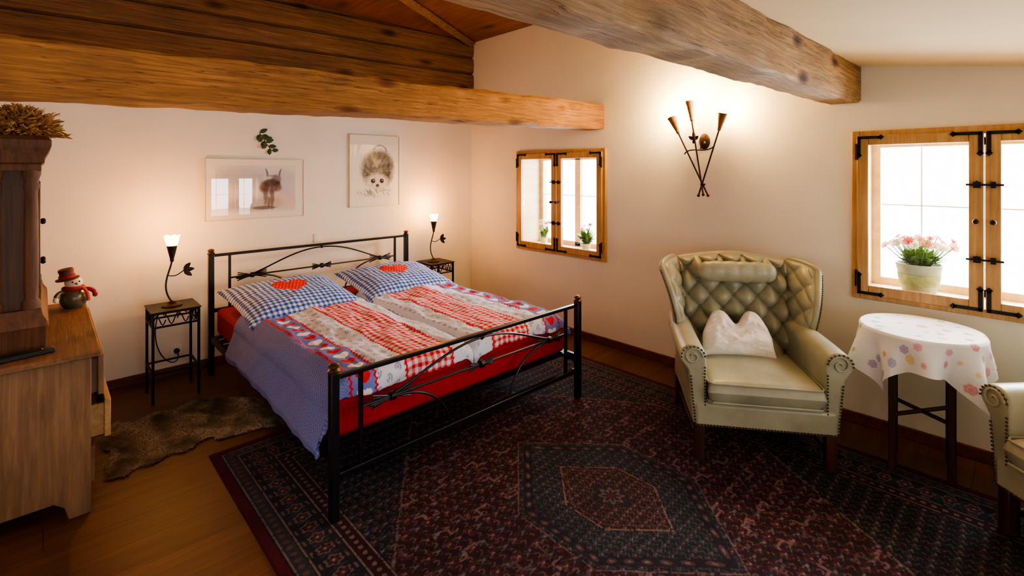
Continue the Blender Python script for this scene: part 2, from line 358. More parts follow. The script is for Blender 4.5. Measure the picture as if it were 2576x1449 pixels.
def hooks(cw, ch, ox, oy, cl, al_, seed):
    X_ = (wx+ox)/cw; Y__ = (wy+oy)/ch; ci = np.floor(X_).astype(int); cj = np.floor(Y__).astype(int)
    hsh = np.random.default_rng(seed).random((64, 64))[ci % 64, cj % 64]
    p = X_ % 1-.5; q = Y__ % 1-.5; p = np.where((ci+cj) % 2 == 0, p, -p); q = np.where(hsh > .5, q, -q)
    m = ((np.abs(q-.14) < .04)*(p > -.25)*(p < .1))+((np.abs(p-.08) < .035)*(q < .16)*(q > -.12))+((np.abs(q+.12) < .04)*(p > .06)*(p < .28))+((np.abs(p+.24) < .03)*(q < .16)*(q > .02))
    sset(col, np.clip(m, 0, 1)*(hsh > .22)*(n2 > .18), cl, al_)
hooks(.20, .15, .03, .02, C(146, 114, 124), .52, 3); hooks(.15, .19, .11, .09, C(118, 94, 106), .42, 4)
spd = np.abs(gx)/1.02+np.abs(gy)/1.43+.01*(n3-.5)
inc = (spd > 1.22)*1.
sset(col, inc, nav); herati(inc, C(108, 90, 100), C(72, 44, 56), C(114, 110, 110), tea, .66)
sset(col, (np.abs(spd-1.22) < .008)*(n2 > .3), bei, .35)
def hexd(k): return np.maximum(np.abs(gx)/(.42*k), (np.abs(gx)*.43/.42+np.abs(gy))/(.65*k))+.01*(n3-.5)
h1 = hexd(1); inh = (h1 < 1)*1.
sset(col, inh, C(36, 44, 58)); herati(inh, C(104, 96, 106), C(68, 44, 56), C(122, 110, 112), C(60, 74, 84), .5)
for hh_, cl, al_ in ((1., C(128, 98, 102), .6), (.94, C(80, 50, 58), .5), (.90, C(112, 98, 102), .3)): sset(col, (np.abs(h1-hh_) < .008)*(n2 > .2), cl, al_)
bd = (h1 < .94)*(h1 > .84); ang_ = np.arctan2(gy, gx); sset(col, bd*1., C(40, 36, 50)); sset(col, bd*(np.hypot(((ang_*18/PI) % 1-.5), (h1-.89)/.10) < .3), C(98, 76, 86), .6); sset(col, bd*(np.hypot(((ang_*18/PI) % 1-.5), (h1-.89)/.10) < .12), bei, .55)
h2 = hexd(.5); inh = (h2 < 1)*1.
sset(col, inh, bro); herati(inh, C(128, 92, 100), tea, bei, C(100, 62, 64), .46)
sset(col, (np.abs(h2-1) < .016)*(n2 > .2), C(146, 112, 106), .65); sset(col, (np.abs(h2-.88) < .012)*(n2 > .15), C(110, 74, 76), .5)
sset(col, (h2 < .36)*1., C(36, 38, 52), .8); sset(col, (np.abs(np.hypot(gx, gy)-.045-.012*np.cos(8*ang_)) < .010)*1., C(120, 96, 98), .6); sset(col, (np.hypot(gx, gy) < .018)*1., rus)
al = np.where(RX-np.abs(gx) < RY-np.abs(gy), gy, gx)
sset(col, (e < .34)*1., nav)
sset(col, (e < .33)*(e > .275), C(50, 28, 40)); sset(col, (e < .33)*(e > .275)*(np.hypot(((al/.04) % 1-.5), (e-.3)/.045) < .26), bei, .55)
bmk = (e < .26)*(e > .12); u = (al/.085) % 1-.5; v = (e-.19)/.10; an = np.arctan2(v, u); rr = np.hypot(u, v)
sset(col, bmk*1., C(32, 38, 52)); sset(col, bmk*(np.abs(rr-.32-.05*np.cos(6*an)) < .06)*(n2 > .15), C(108, 84, 92), .8)
sset(col, bmk*(rr < .17), C(82, 44, 54)); sset(col, bmk*(rr < .06), bei); sset(col, bmk*(np.abs(u) > .40)*(np.abs(v) < .35)*(n2 > .4), tea)
sset(col, bmk*(np.abs(np.abs(v)-.55) < .06)*(np.abs(u) < .2)*(n2 > .3), C(110, 98, 96), .6)
sset(col, (e < .11)*(e > .055), tea); sset(col, (e < .11)*(e > .055)*(np.hypot(((al/.045) % 1-.5), (e-.082)/.05) < .27), C(102, 64, 70), .8)
for k in (.055, .115, .265, .335): sset(col, (np.abs(e-k) < .004)*(n2 > .15), bei, .6)
sset(col, (e < .04)*1., C(72, 24, 40))
col *= (.68+.5*n1)[..., None]*(.82+.32*n2)[..., None]
gz = .011+.0015*n2; gz[0, :] = gz[-1, :] = 0; gz[:, 0] = gz[:, -1] = 0
gx2 = gx.copy(); gx2[1, :] = gx2[0, :]; gx2[-2, :] = gx2[-1, :]; gy2 = gy.copy(); gy2[:, 1] = gy2[:, 0]; gy2[:, -2] = gy2[:, -1]
o = obj('area_rug', npmesh('area_rug', np.stack([gx2, gy2, gz], -1), gf(nx, ny), col), M['rug'], smooth=180); o.location = rc
tag(o, 'large dark red and navy oriental rug with hexagonal medallion under the bed', 'rug')
RZ = .0128
# ------------------------------------------------------------------ fur hide
pix = [(252, 1105), (285, 1062), (330, 1066), (390, 1036), (440, 1030), (480, 1008), (560, 1000), (640, 1000), (690, 1030), (715, 1068), (640, 1080), (560, 1104), (520, 1100), (470, 1135), (430, 1138), (400, 1163), (345, 1172), (320, 1196), (275, 1206), (268, 1170), (278, 1140)]
poly = [pt(u, v, Z=0) for u, v in pix]
def inside(x, y):
    c = False; j = len(poly)-1
    for i in range(len(poly)):
        a, b = poly[i], poly[j]
        if (a.y > y) != (b.y > y) and x < (b.x-a.x)*(y-a.y)/(b.y-a.y)+a.x: c = not c
        j = i
    return c
V = []; Fc = []; cc = []
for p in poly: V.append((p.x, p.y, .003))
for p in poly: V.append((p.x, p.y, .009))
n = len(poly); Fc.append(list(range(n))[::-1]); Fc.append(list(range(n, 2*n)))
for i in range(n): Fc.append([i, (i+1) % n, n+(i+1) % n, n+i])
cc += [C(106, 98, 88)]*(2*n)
xs = [p.x for p in poly]; ys = [p.y for p in poly]; cnt = 0
while cnt < 14000:
    x = random.uniform(min(xs), max(xs)); y = random.uniform(min(ys), max(ys))
    if not inside(x, y): continue
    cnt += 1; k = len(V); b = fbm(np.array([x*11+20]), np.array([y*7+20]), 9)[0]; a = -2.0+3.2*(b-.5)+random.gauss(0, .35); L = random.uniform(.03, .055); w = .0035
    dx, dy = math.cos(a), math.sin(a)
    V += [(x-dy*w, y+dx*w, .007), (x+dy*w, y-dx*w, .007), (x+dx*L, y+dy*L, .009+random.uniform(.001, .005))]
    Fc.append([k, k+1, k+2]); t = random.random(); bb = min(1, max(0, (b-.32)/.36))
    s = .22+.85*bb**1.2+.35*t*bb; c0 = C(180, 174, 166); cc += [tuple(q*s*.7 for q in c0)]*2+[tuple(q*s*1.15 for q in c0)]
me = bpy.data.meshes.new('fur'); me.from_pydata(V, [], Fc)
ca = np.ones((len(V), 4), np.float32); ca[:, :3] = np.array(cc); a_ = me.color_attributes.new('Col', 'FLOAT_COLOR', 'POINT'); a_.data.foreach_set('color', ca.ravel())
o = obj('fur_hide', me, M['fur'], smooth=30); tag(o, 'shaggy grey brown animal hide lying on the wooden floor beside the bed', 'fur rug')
# ------------------------------------------------------------------ bed
BX0, BX1, BYF, BYH = .955, 2.71, 2.17, 4.42; BC = (BX0+BX1)/2
bed = thing('double_bed', 'black wrought iron double bed with bronze capped posts', 'bed', (BC, 3.3, 0))
def bar(a, b, r, n=10):
    bm = BM(); tube(bm, [a, b], r, n); return bm
def sqpost(x, y, z, z0=0):
    bm = BM(); span(bm, x-.02, x+.02, y-.02, y+.02, z0, z); return bm
for y, zt, z0 in ((BYF, .685, RZ), (BYH, .945, 0)):
    for x in (BX0, BX1):
        p = obj('post', sqpost(x, y, zt, z0), M['bedblack'], bed, W=True, bevel=.004)
        bm = BM(); lathe(bm, [(.026, zt), (.028, zt+.008), (.022, zt+.014), (.017, zt+.018), (.024, zt+.026), (.024, zt+.034), (.012, zt+.042), (.002, zt+.044)], (x, y, 0), 16)
        obj('finial', bm, M['brass'], p, W=True)
def panel(y, ztop, zmid, zlow, name):
    L = BX0+.02; R = BX1-.02; cx = BC
    bm = BM(); box(bm, (cx, y, ztop), (R-L, .028, .022)); obj('top_rail', bm, M['bedblack'], bed, W=True, bevel=.004)
    bm = BM(); box(bm, (cx, y, zlow), (R-L, .03, .03)); obj('lower_rail', bm, M['bedblack'], bed, W=True, bevel=.004)
    for x in (BX0+.13, BX1-.13): bm = BM(); box(bm, (x, y, (ztop+zlow)/2), (.018, .018, ztop-zlow)); obj('upright_bar', bm, M['bedblack'], bed, W=True)
    obj('middle_rod', bar((BX0+.13, y, zmid), (BX1-.13, y, zmid), .007), M['bedblack'], bed, W=True)
    kx = .58
    pts = bez([(cx-kx-.12, y, zmid-.012), (cx-kx+.08, y, zmid-.005), (cx-kx+.25, y, ztop-.05), (cx-.14, y, ztop-.022), (cx, y, ztop-.022)], 18)
    pts = pts+[Vector((2*cx-p.x, p.y, p.z)) for p in pts[::-1][1:]]
    bm = BM(); tube(bm, pts, .007, 8); obj('arch_rod', bm, M['bedblack'], bed, W=True)
    for s in (-1, 1):
        bm = BM(); tube(bm, bez([(cx+s*(kx+.1), y, zmid-.02), (cx+s*(kx-.06), y, zmid+.02), (cx+s*(kx-.3), y, zmid-.02), (cx+s*(kx-.36), y, zlow+.01)], 16), .007, 8); obj('curved_rod', bm, M['bedblack'], bed, W=True)
    for k in (-kx, 0, kx):
        bm = BM(); tube(bm, [(cx+k-.012, y, zmid), (cx+k+.012, y, zmid)], .022, 12)
        for j, a in enumerate((-.16, -.08, .08, .16)):
            w = .11 if k else .085
            tube(bm, [(cx+k-w, y-.006+.004*j, zmid-w*a*1.9), (cx+k+w, y+.006-.004*j, zmid+w*a*1.9)], [.0045, .0045], 6)
        obj('tied_knot', bm, M['bedblack'], bed, W=True)
    bm = BM(); lathe(bm, [(.004, -.014), (.012, -.008), (.014, 0), (.012, .008), (.004, .014)], (cx, y, ztop-.022), 12); obj('ball_joint', bm, M['bedblack'], bed, W=True)
panel(BYF, .662, .487, .21, 'foot'); panel(BYH, .934, .742, .5, 'head')
for x in (BX0, BX1):
    bm = BM(); box(bm, (x, (BYF+BYH)/2, .29), (.022, BYH-BYF-.03, .05)); obj('side_rail', bm, M['bedblack'], bed, W=True)
bm = BM()
for k in range(16): y = BYF+.1+k*(BYH-BYF-.2)/15; span(bm, BX0+.01, BX1-.01, y-.03, y+.03, .305, .32)
obj('slatted_base', bm, M['bedblack'], bed, W=True)
bm = BM(); span(bm, BX0+.03, BX1-.03, BYF+.085, BYH-.03, .322, .52)
single('mattress', bm, M['red'], 'thick mattress in a bright red fitted sheet on the iron bed', 'mattress', bevel=.03)
# duvets
per = C(98, 108, 184); wht = C(222, 228, 250); redc = C(204, 26, 46); blu = C(60, 84, 176)
def heart(x, y):
    x = x*1.15; y = y*1.15+.12
    return ((x*x+y*y-.55)**3-x*x*y**3*1.5) < 0
def duvet(side, label):
    hang = .19 if side < 0 else .03
    W0, r0 = (.765, .11) if side < 0 else (.752, .095); arc = r0*PI/2
    L = W0+arc+hang; ns, ntt = int(L/.0048), 350
    s = np.linspace(0, L, ns); t_ = np.linspace(0, 1.63, ntt)
    S, T_ = np.meshgrid(s, t_, indexing='ij')
    bend = np.clip((T_-1.475)/.075, 0, PI/2); fd = np.clip(T_-1.475-.075*PI/2, 0, None)
    Yy = 3.80-np.minimum(T_, 1.475)-.075*np.sin(bend)
    Pp = 3.80-T_
    ang = np.clip((S-W0)/r0, 0, PI/2); hg = np.clip(S-W0-arc, 0, None)
    Xr = np.minimum(S, W0)+r0*np.sin(ang)+hg*.40-.5*np.clip(hg-.15, 0, None)
    Z = .602-r0*(1-np.cos(ang))-hg*.9
    top = np.clip(1-ang/(PI/2), 0, 1)
    Z += top*(.020*np.sin(PI*np.clip(S/.8, 0, 1))-.030*np.exp(-(S/.03)**2))
    Z -= (.075*(1-np.cos(bend))+fd)*top
    w = .016*(fbm(S*5+side*7+20, Pp*5+20, 11+side)-.5)+.018*(fbm(S*11+30, Pp*3.5+side*3+20, 21+side)-.5)
    Z += w*2.2*(.4+.6*top)
    Xr += (1-top)*.04*(fbm(S*4+7, Pp*4.5+9, 61)-.35)
    Z -= (1-top)*.05*np.clip(2.9-Yy, 0, 1)+hg*.25*(vn(S*2+9, Pp*3.5+3, 66)-.5)
    X = 1.84+side*(.004+Xr)
    V = np.stack([X, Yy, Z], -1)
    c = np.empty(V.shape); c[:] = per
    fine = .5+.5*np.sign(np.sin(S*2*PI/.020))*np.sign(np.sin(Pp*2*PI/.020))
    sset(c, fine, C(150, 160, 222), .55)
    A = S-.02; st = vn(S*60, Pp*60, 31)
    w1 = (A < .13); sset(c, w1*1., wht); px = (Pp/.06+.5*np.floor(A/.05)) % 1-.5; py = (A/.05) % 1-.5
    sset(c, w1*(np.hypot(px, py) < .2)*(st > .4), blu, .55)
    g = (A > .13)*(A < .43)
    c0 = np.floor(S/.021) % 2; c1 = np.floor(Pp/.021) % 2; ck = c0+c1
    gc = np.where((ck == 0)[..., None], np.array(wht), np.where((ck == 1)[..., None], np.array(C(230, 130, 138)), np.array(redc)))
    c[:] = np.where(g[..., None], gc, c)
    w2 = (A > .43)*(A < .60); sset(c, w2*1., wht); px = (Pp/.085+.5*np.floor(A/.056)) % 1-.5; py = (A/.056) % 1-.5
    sset(c, w2*(np.abs(np.hypot(px, py*.8)-.2) < .06)*(st > .4), blu, .6); sset(c, w2*(np.hypot(px, py) < .09), C(96, 112, 176), .8)
    hb = (A > .60)*(A < .735); sset(c, hb*1., C(112, 132, 206))
    hy = (Pp/.085); hid = np.floor(hy); hp = hy % 1-.5
    hh = heart((A-.668)/.05, hp*2.0)
    sset(c, hb*hh*(hid % 2 == 0), redc); sset(c, hb*hh*(hid % 2 == 1), C(248, 242, 242))
    for zc_ in (.13, .43, .605, .74):
        tri = np.abs(((Pp/.03) % 1)-.5)*2-.5
        sset(c, (np.abs(A-zc_-.012*tri) < .0065)*1., redc)
    name = 'duvet'
    o = obj(name, npmesh(name, V, gf(ns, ntt, 0, side > 0), c), M['duvet'], smooth=180)
    ce = Vector((1.84+side*.45, 3.0, .52)); o.data.transform(Matrix.Translation(-ce)); o.location = ce
    sm = o.modifiers.new('solid', 'SOLIDIFY'); sm.thickness = .022; sm.offset = -1
    return tag(o, label, 'duvet', )
duvet(-1, 'blue and red patchwork duvet hanging over the side of the bed nearest the dresser')
duvet(1, 'blue and red patchwork duvet on the window side of the bed')
def cushion_mesh(name, W, H, T, colf, n=150, notch=0, bot=.5):
    a, b = np.meshgrid(np.linspace(-1, 1, n), np.linspace(-1, 1, n), indexing='ij')
    hgt = np.clip((1-np.abs(a)**2.6)*(1-np.abs(b)**2.6), 0, 1)**.5
    x = a*W/2*(1-.07*(1-b*b)*np.abs(a)); y = b*H/2*(1-.07*(1-a*a)*np.abs(b))
    if notch:
        y = y-notch*np.exp(-(a/.32)**2)*np.clip(b, 0, 1)**1.2; x = x*(1-.24*np.clip(b+.2, 0, 1.2)**1.2)
        y = y-.06*np.abs(a)**5*np.clip(b, 0, 1)
    wr = (fbm(a*3+9, b*3+9, 41)-.5)*(.7 if notch else .3)
    top = np.stack([x, y, hgt*T*(1+wr)*(1-(.55*np.exp(-(a/.22)**2)*np.clip(b+.4, 0, 1) if notch else 0))], -1); bo = np.stack([x, y, -hgt*T*bot], -1)
    c = colf(x, y); return npmesh(name, np.concatenate([top.reshape(-1, 3), bo.reshape(-1, 3)]), np.concatenate([gf(n, n), gf(n, n, n*n, True)]), np.concatenate([c.reshape(-1, 3), c.reshape(-1, 3)]))
def pillow_col(x, y):
    c = np.empty(x.shape+(3,)); c0 = np.floor(x/.018) % 2; c1 = np.floor(y/.018) % 2; ck = c0+c1
    c[:] = np.where((ck == 0)[..., None], np.array(C(236, 240, 250)), np.where((ck == 1)[..., None], np.array(C(126, 152, 216)), np.array(C(42, 74, 172))))
    hm = heart(x/.16, (y-.02)/.15); sset(c, hm*1., C(218, 32, 34))
    px = (x/.026+.5*np.floor(y/.026)) % 1-.5; py = (y/.026) % 1-.5; sset(c, hm*(np.hypot(px, py) < .16), C(250, 200, 190), .8)
    return c
for x, rz, lab in ((1.375, .04, 'blue gingham pillow with red dotted heart on the dresser side of the bed'), (2.27, -.03, 'blue gingham pillow with red dotted heart on the window side of the bed')):
    o = obj('pillow', cushion_mesh('pillow', .84, .74, .10, pillow_col, 240), M['pillow'], smooth=180); tag(o, lab, 'pillow')
    o.location = (x, 3.86, .632); o.rotation_euler = (.15, 0, rz)
# ------------------------------------------------------------------ nightstands and lamps
def nightstand(loc, label):
    t = thing('nightstand', label, 'nightstand', loc); w = .135; H = .62
    for sx in (-1, 1):
        for sy in (-1, 1):
            bm = BM(); box(bm, (sx*w, sy*w, H/2), (.016, .016, H)); obj('leg', bm, M['iron'], t)
    for z, nm in ((H-.007, 'top_frame'), (H-.1, 'apron_frame'), (.2, 'lower_frame')):
        bm = BM()
        for s in (-1, 1): box(bm, (0, s*w, z), (2*w, .012, .012)); box(bm, (s*w, 0, z), (.012, 2*w, .012))
        obj(nm, bm, M['iron'], t)
    bm = BM(); box(bm, (0, 0, H+.002), (2*w+.03, 2*w+.03, .008)); obj('table_top', bm, M['iron'], t, bevel=.002)
    bm = BM()
    for s in (-1, 1):
        for k in range(4):
            p = [-w+k*w/2+.005+i*w/2/8 for i in range(9)]; z = [H-.055+.034*math.sin(PI*i/4+(PI/2 if k % 2 else 0)) for i in range(9)]
            tube(bm, [(a, s*w, b) for a, b in zip(p, z)], .004, 6); tube(bm, [(s*w, a, b) for a, b in zip(p, z)], .004, 6)
    obj('scrollwork', bm, M['iron'], t); return t
NS1 = Vector((.68, 4.265, 0)); NS2 = Vector((3.06, 4.40, 0))
ns = nightstand(NS1, 'slender black wrought iron nightstand between the dresser and the bed')
n2_ = copy_tree(ns); n2_.location = NS2; n2_['label'] = 'slender black wrought iron nightstand between the bed and the small window'
def lamp(loc, label):
    t = thing('table_lamp', label, 'lamp', loc)
    bm = BM(); lathe(bm, [(.062, 0), (.066, .006), (.05, .014), (.03, .018), (.022, .03), (.008, .036)], n=24); obj('base', bm, M['rust'], t)
    st = bez([(0, 0, .03), (-.035, 0, .08), (-.065, 0, .17), (-.01, 0, .24), (0, 0, .33)], 20)
    bm = BM(); tube(bm, st, .006, 8); obj('stem', bm, M['rust'], t)
    bm = BM(); tube(bm, bez([(-.02, 0, .22), (.03, 0, .2), (.05, 0, .235), (.08, 0, .25)], 10), .004, 6)
    for a in (-.7, .1, .9): leaf(bm, (.07, 0, .245), (math.cos(a), 0, math.sin(a)), .07, .035, Vector((0, 1, 0)), .1)
    obj('leaf_ornament', bm, M['rust'], t)
    bm = BM(); lathe(bm, [(.007, .315), (.013, .325), (.012, .335), (.02, .37), (.033, .43), (.034, .434), (.028, .434), (.01, .36)], n=20); obj('cup', bm, M['rust'], t)
    bm = BM(); n = 36; rings = []
    for r, z, wv in ((.018, .40, 0), (.032, .435, .02), (.039, .465, .06), (.047, .505, .10), (.044, .505, .10), (.036, .465, .06), (.028, .435, .02), (.010, .41, 0)):
        rings.append([bm.verts.new((r*(1+wv*math.cos(6*2*PI*k/n))*math.cos(2*PI*k/n), r*(1+wv*math.cos(6*2*PI*k/n))*math.sin(2*PI*k/n), z+wv*.05*math.cos(6*2*PI*k/n))) for k in range(n)])
    for a, b in zip(rings, rings[1:]):
        for k in range(n): bm.faces.new((a[k], a[(k+1) % n], b[(k+1) % n], b[k]))
    bm.faces.new(rings[0][::-1]); bm.faces.new(rings[-1]); obj('lamp_shade', bm, M['shade'], t, smooth=60)
    ld = bpy.data.lights.new('lamp_glow', 'POINT'); ld.energy = 18; ld.color = (1, .40, .09); ld.shadow_soft_size = .03
    lo = bpy.data.objects.new('lamp_glow', ld); COL.objects.link(lo); lo.parent = t; lo.location = (0, 0, .565); return t
lp = lamp(NS1+Vector((-.005, .0, .626)), 'torch shaped iron lamp with lit glass shade on the nightstand by the dresser')
l2 = copy_tree(lp); l2.location = NS2+Vector((-.02, 0, .626)); l2.rotation_euler = (0, 0, -.9); l2['label'] = 'torch shaped iron lamp with lit glass shade on the nightstand by the small window'
def plate(u, v, label, two=False):
    p = pt(u, v, Y=YW); t = thing('wall_socket', label, 'socket', (p.x, YW, p.z))
    bm = BM(); span(bm, -.04, .04, -.01, 0, -.04, .04); obj('cover_plate', bm, M['white_plastic'], t, bevel=.004)
    bm = BM(); lathe(bm, [(.02, 0), (.022, .003), (.022, .004)], (0, -.010, 0), 20, Matrix.Rotation(PI/2, 4, 'X')); obj('socket_insert', bm, M['white_plastic'], t)
    return p
plate(800, 598, 'white wall socket above the bed headboard'); ps = plate(443, 880, 'white wall socket low behind the iron nightstand')
bm = BM(); tube(bm, bez([(ps.x, YW-.02, ps.z), (ps.x, YW-.09, ps.z), (ps.x+.08, YW-.1, .03), (.55, 4.5, .02), (.50, 4.45, .5), (.66, 4.40, .66), (.665, 4.31, .632)], 40), .004, 6)
lathe(bm, [(.018, 0), (.02, .02), (.008, .045)], (ps.x, YW-.015, ps.z), 14, Matrix.Rotation(PI/2, 4, 'X'))
single('power_cord', bm, M['black_plastic'], 'black lamp cord plugged into the low socket behind the nightstand', 'cord')
p = pt(1190, 553, X=XW); bm = BM(); lathe(bm, [(.013, 0), (.014, .012), (.008, .02)], (p.x, p.y, p.z), 14, Matrix.Rotation(-PI/2, 4, 'Y')); single('wall_hook', bm, M['white_plastic'], 'tiny white hook on the wall near the room corner', 'hook')
# ------------------------------------------------------------------ pictures
def picture(name, label, cat, x0, x1, z0, z1, paint, na, nb):
    t = thing(name, label, cat, ((x0+x1)/2, YW, z0))
    w, h = x1-x0, z1-z0
    bm = BM(); span(bm, -w/2, w/2, -.012, -.001, 0, h); obj('backing_board', bm, M['white_plastic'], t)
    a, b = np.meshgrid(np.linspace(0, 1, na), np.linspace(0, 1, nb), indexing='ij')
    V = np.stack([(a-.5)*w*.99, np.full_like(a, -.0135), b*h*.99+.005*h], -1)
    obj('artwork', npmesh('artwork', V, gf(na, nb), paint(a, b)), M['art'], t, smooth=180)
    bm = BM(); quad(bm, -w/2, w/2, -.0165, 0, h); obj('glass', bm, M['pglass'], t)
    bm = BM(); ring(bm, -w/2-.003, w/2+.003, -.003, h+.003, .005, -.019, -.012); obj('frame', bm, M['frame'], t)
def soft(a, b, cx, cy, rx, ry, seed, edge=.25, rough=.5):
    d = np.hypot((a-cx)/rx, (b-cy)/ry)+(fbm(a*14+seed, b*10+seed, seed)-.5)*rough
    return np.clip((1-d)/edge+.5, 0, 1)
def paint_bull(a, b):
    c = np.empty(a.shape+(3,)); c[:] = C(248, 243, 234)
    inn = (a > .09)*(a < .91)*(b > .1)*(b < .9); sset(c, inn*1., C(238, 234, 230))
    sset(c, soft(a, b, .38, .7, .34, .16, 51, .8)*inn, C(180, 184, 202), .6); sset(c, soft(a, b, .8, .3, .2, .16, 52, .8)*inn, C(230, 182, 178), .5)
    sset(c, soft(a, b, .45, .25, .3, .12, 53, .6)*inn, C(170, 160, 158), .6); sset(c, soft(a, b, .8, .6, .14, .2, 50, .8)*inn, C(184, 188, 214), .5)
    for cx, cy, rx, ry, k in ((.645, .54, .10, .12, 54), (.70, .64, .06, .09, 55), (.585, .40, .03, .18, 56), (.655, .36, .022, .18, 57), (.715, .53, .04, .10, 58), (.62, .27, .012, .1, 44), (.575, .55, .05, .1, 43)): sset(c, soft(a, b, cx, cy, rx, ry, k, .5, .9), C(92, 56, 60), .7)
    sset(c, soft(a, b, .64, .60, .07, .07, 59, .5, .9), C(56, 34, 42), .7); sset(c, soft(a, b, .715, .60, .022, .035, 45, .4), C(36, 22, 32), .8)
    for cx, sg in ((.605, -1), (.735, 1)): sset(c, soft(a-sg*.9*(b-.74)**2*2, b, cx, .775, .011, .075, 60, .4, .2), C(50, 104, 150), .85)
    sset(c, soft(a, b, .66, .72, .05, .02, 61, .4), C(76, 108, 150), .6)
    sset(c, soft(a, b, .58, .17, .12, .03, 62, .4), C(80, 70, 74), .7)
    return c
def paint_animal(a, b):
    c = np.empty(a.shape+(3,)); c[:] = C(250, 246, 230)
    hat_ = vn(a*60+b*50+20, b*22-a*6+40, 66); sset(c, soft(a, b, .52, .19, .32, .055, 67, .8, .6)*(hat_ > .52), C(96, 94, 90), .7)
    th = np.arctan2((b-.45)*1.3, a-.53); rd = np.hypot(a-.53, (b-.45)*1.3)
    st = .5*vn(th*7+60, rd*13+20, 71)+.5*vn(a*34+20, b*26+10, 70); st2 = vn((a+b*.5)*60, (b-a*.4)*30+40, 72)
    body = soft(a, b, .55, .53, .34, .26, 72, .3, .15); sset(c, body, C(152, 145, 130), .95); sset(c, body*(st > .52), C(88, 84, 76), .6); sset(c, body*(st < .34), C(202, 195, 178), .6)
    sset(c, soft(a, b, .74, .54, .12, .19, 78, .8, .4), C(66, 64, 60), .5); sset(c, soft(a, b, .36, .54, .10, .17, 79, .8, .4), C(70, 68, 64), .45); sset(c, soft(a, b, .56, .72, .18, .05, 80, .7, .4), C(74, 72, 66), .45)
    for ex in (.36, .73): sset(c, soft(a, b, ex, .42, .05, .034, 77, .5, .2), C(60, 56, 52))
    head = soft(a, b, .54, .345, .24, .105, 73, .5, .2); sset(c, head, C(236, 230, 210), .97); sset(c, head*(st > .62), C(160, 152, 138), .5)
    for ex in (.455, .635): sset(c, soft(a, b, ex, .355, .044, .033, 74, .3, .1), C(24, 22, 22)); sset(c, soft(a, b, ex+.012, .364, .010, .008, 75, .3, .1), C(230, 225, 215))
    sset(c, soft(a, b, .545, .29, .034, .02, 76, .3, .1), C(70, 50, 48))
    ta = np.abs(np.hypot(a-.60, (b-.78)*1.5)-.13); sset(c, (ta < .016)*(b > .775)*(st2 > .25), C(110, 106, 100), .7)
    return c
picture('framed_picture', 'wide framed watercolour of a dark red bull with blue horns above the bed', 'picture', .953, 1.739, 1.19, 1.70, paint_bull, 230, 160)
picture('framed_picture', 'tall framed drawing of a furry grey animal face beside the bull picture', 'picture', 2.188, 2.739, 1.24, 1.962, paint_animal, 220, 290)
p = pt(668, 355, Y=YW); t = thing('leaf_sprig', 'small sprig of dark green leaves on the wall above the bull picture', 'sprig', p)
bm = BM(); sp = bez([(-.05, -.001, .07), (-.02, -.002, .03), (.0, -.002, -.02), (.05, -.001, -.08)], 10); tube(bm, sp, .003, 6); obj('stem', bm, M['leafd'], t)
for i in range(11):
    q = sp[min(10, i)]; a = (-1)**i*1.2+random.uniform(-.4, .4)-.9; bm = BM(); leaf(bm, q-Vector((0, .004, 0)), (math.cos(a), -.15, math.sin(a)), random.uniform(.055, .075), .04, Vector((0, 1, 0)), .1); obj('leaf', bm, M['leafd'], t)
# ------------------------------------------------------------------ dresser and hutch
DX0, DX1, DY0, DY1, DH = -.38, .165, 3.03, 4.22, .76
d = thing('dresser', 'old pale pine dresser at the wall end beside the fur hide', 'dresser', (-.1, 3.62, 0))
bm = BM()
side = [(DX0, DY0, 0), (DX0, DY0, DH-.03), (DX1, DY0, DH-.03), (DX1, DY0, 0), (DX1-.08, DY0, 0), (DX1-.095, DY0, .06), (DX1-.13, DY0, .09), (DX0+.13, DY0, .09), (DX0+.09, DY0, .05), (DX0+.08, DY0, 0)]
prism(bm, side, (0, .025, 0)); prism(bm, [(x, DY1-.025, z) for x, y, z in side], (0, .025, 0)); span(bm, DX0, DX1-.02, DY0+.025, DY1-.025, .09, .115); span(bm, DX0, DX0+.015, DY0+.02, DY1-.02, .09, DH-.03)
for z in (.30, .51): span(bm, DX1-.02, DX1, DY0+.02, DY1-.02, z-.01, z+.01)
obj('body', bm, M['dresser'], d, W=True, bevel=.004)
bm = BM(); span(bm, DX0, DX1+.035, DY0-.03, DY1+.02, DH-.03, DH); obj('top', bm, M['dresser_top'], d, W=True, bevel=.006)
for z0, z1, out, mm in ((.12, .285, .015, 'dresser'), (.315, .495, .075, 'cream_wood'), (.525, .72, .05, 'dresser')):
    bm = BM(); span(bm, DX1-.3, DX1+out-.02, DY0+.06, DY0+.075, z0+.01, z1-.02); span(bm, DX1-.3, DX1+out-.02, DY1-.075, DY1-.06, z0+.01, z1-.02); span(bm, DX1+out-.025, DX1+out, DY0+.045, DY1-.045, z0, z1)
    dr = obj('drawer', bm, M[mm], d, W=True, bevel=.004)
    for y in (DY0+.3, DY1-.3):
        bm = BM(); zc_ = (z0+z1)/2; tube(bm, [(DX1+out+.01, y+.03*math.cos(a), zc_-.02+.03*math.sin(a)) for a in [k*PI/8 for k in range(17)]], .004, 6); ball(bm, (DX1+out+.004, y, zc_+.01), (.008, .01, .01), 10, 6); obj('ring_pull', bm, M['iron'], dr, W=True)
h = thing('hutch', 'tall dark wood cabinet with moulded crown standing on the dresser', 'cabinet', (-.15, 3.65, DH))
HX0, HX1, HY0, HY1 = -.36, -.005, 3.22, 4.10
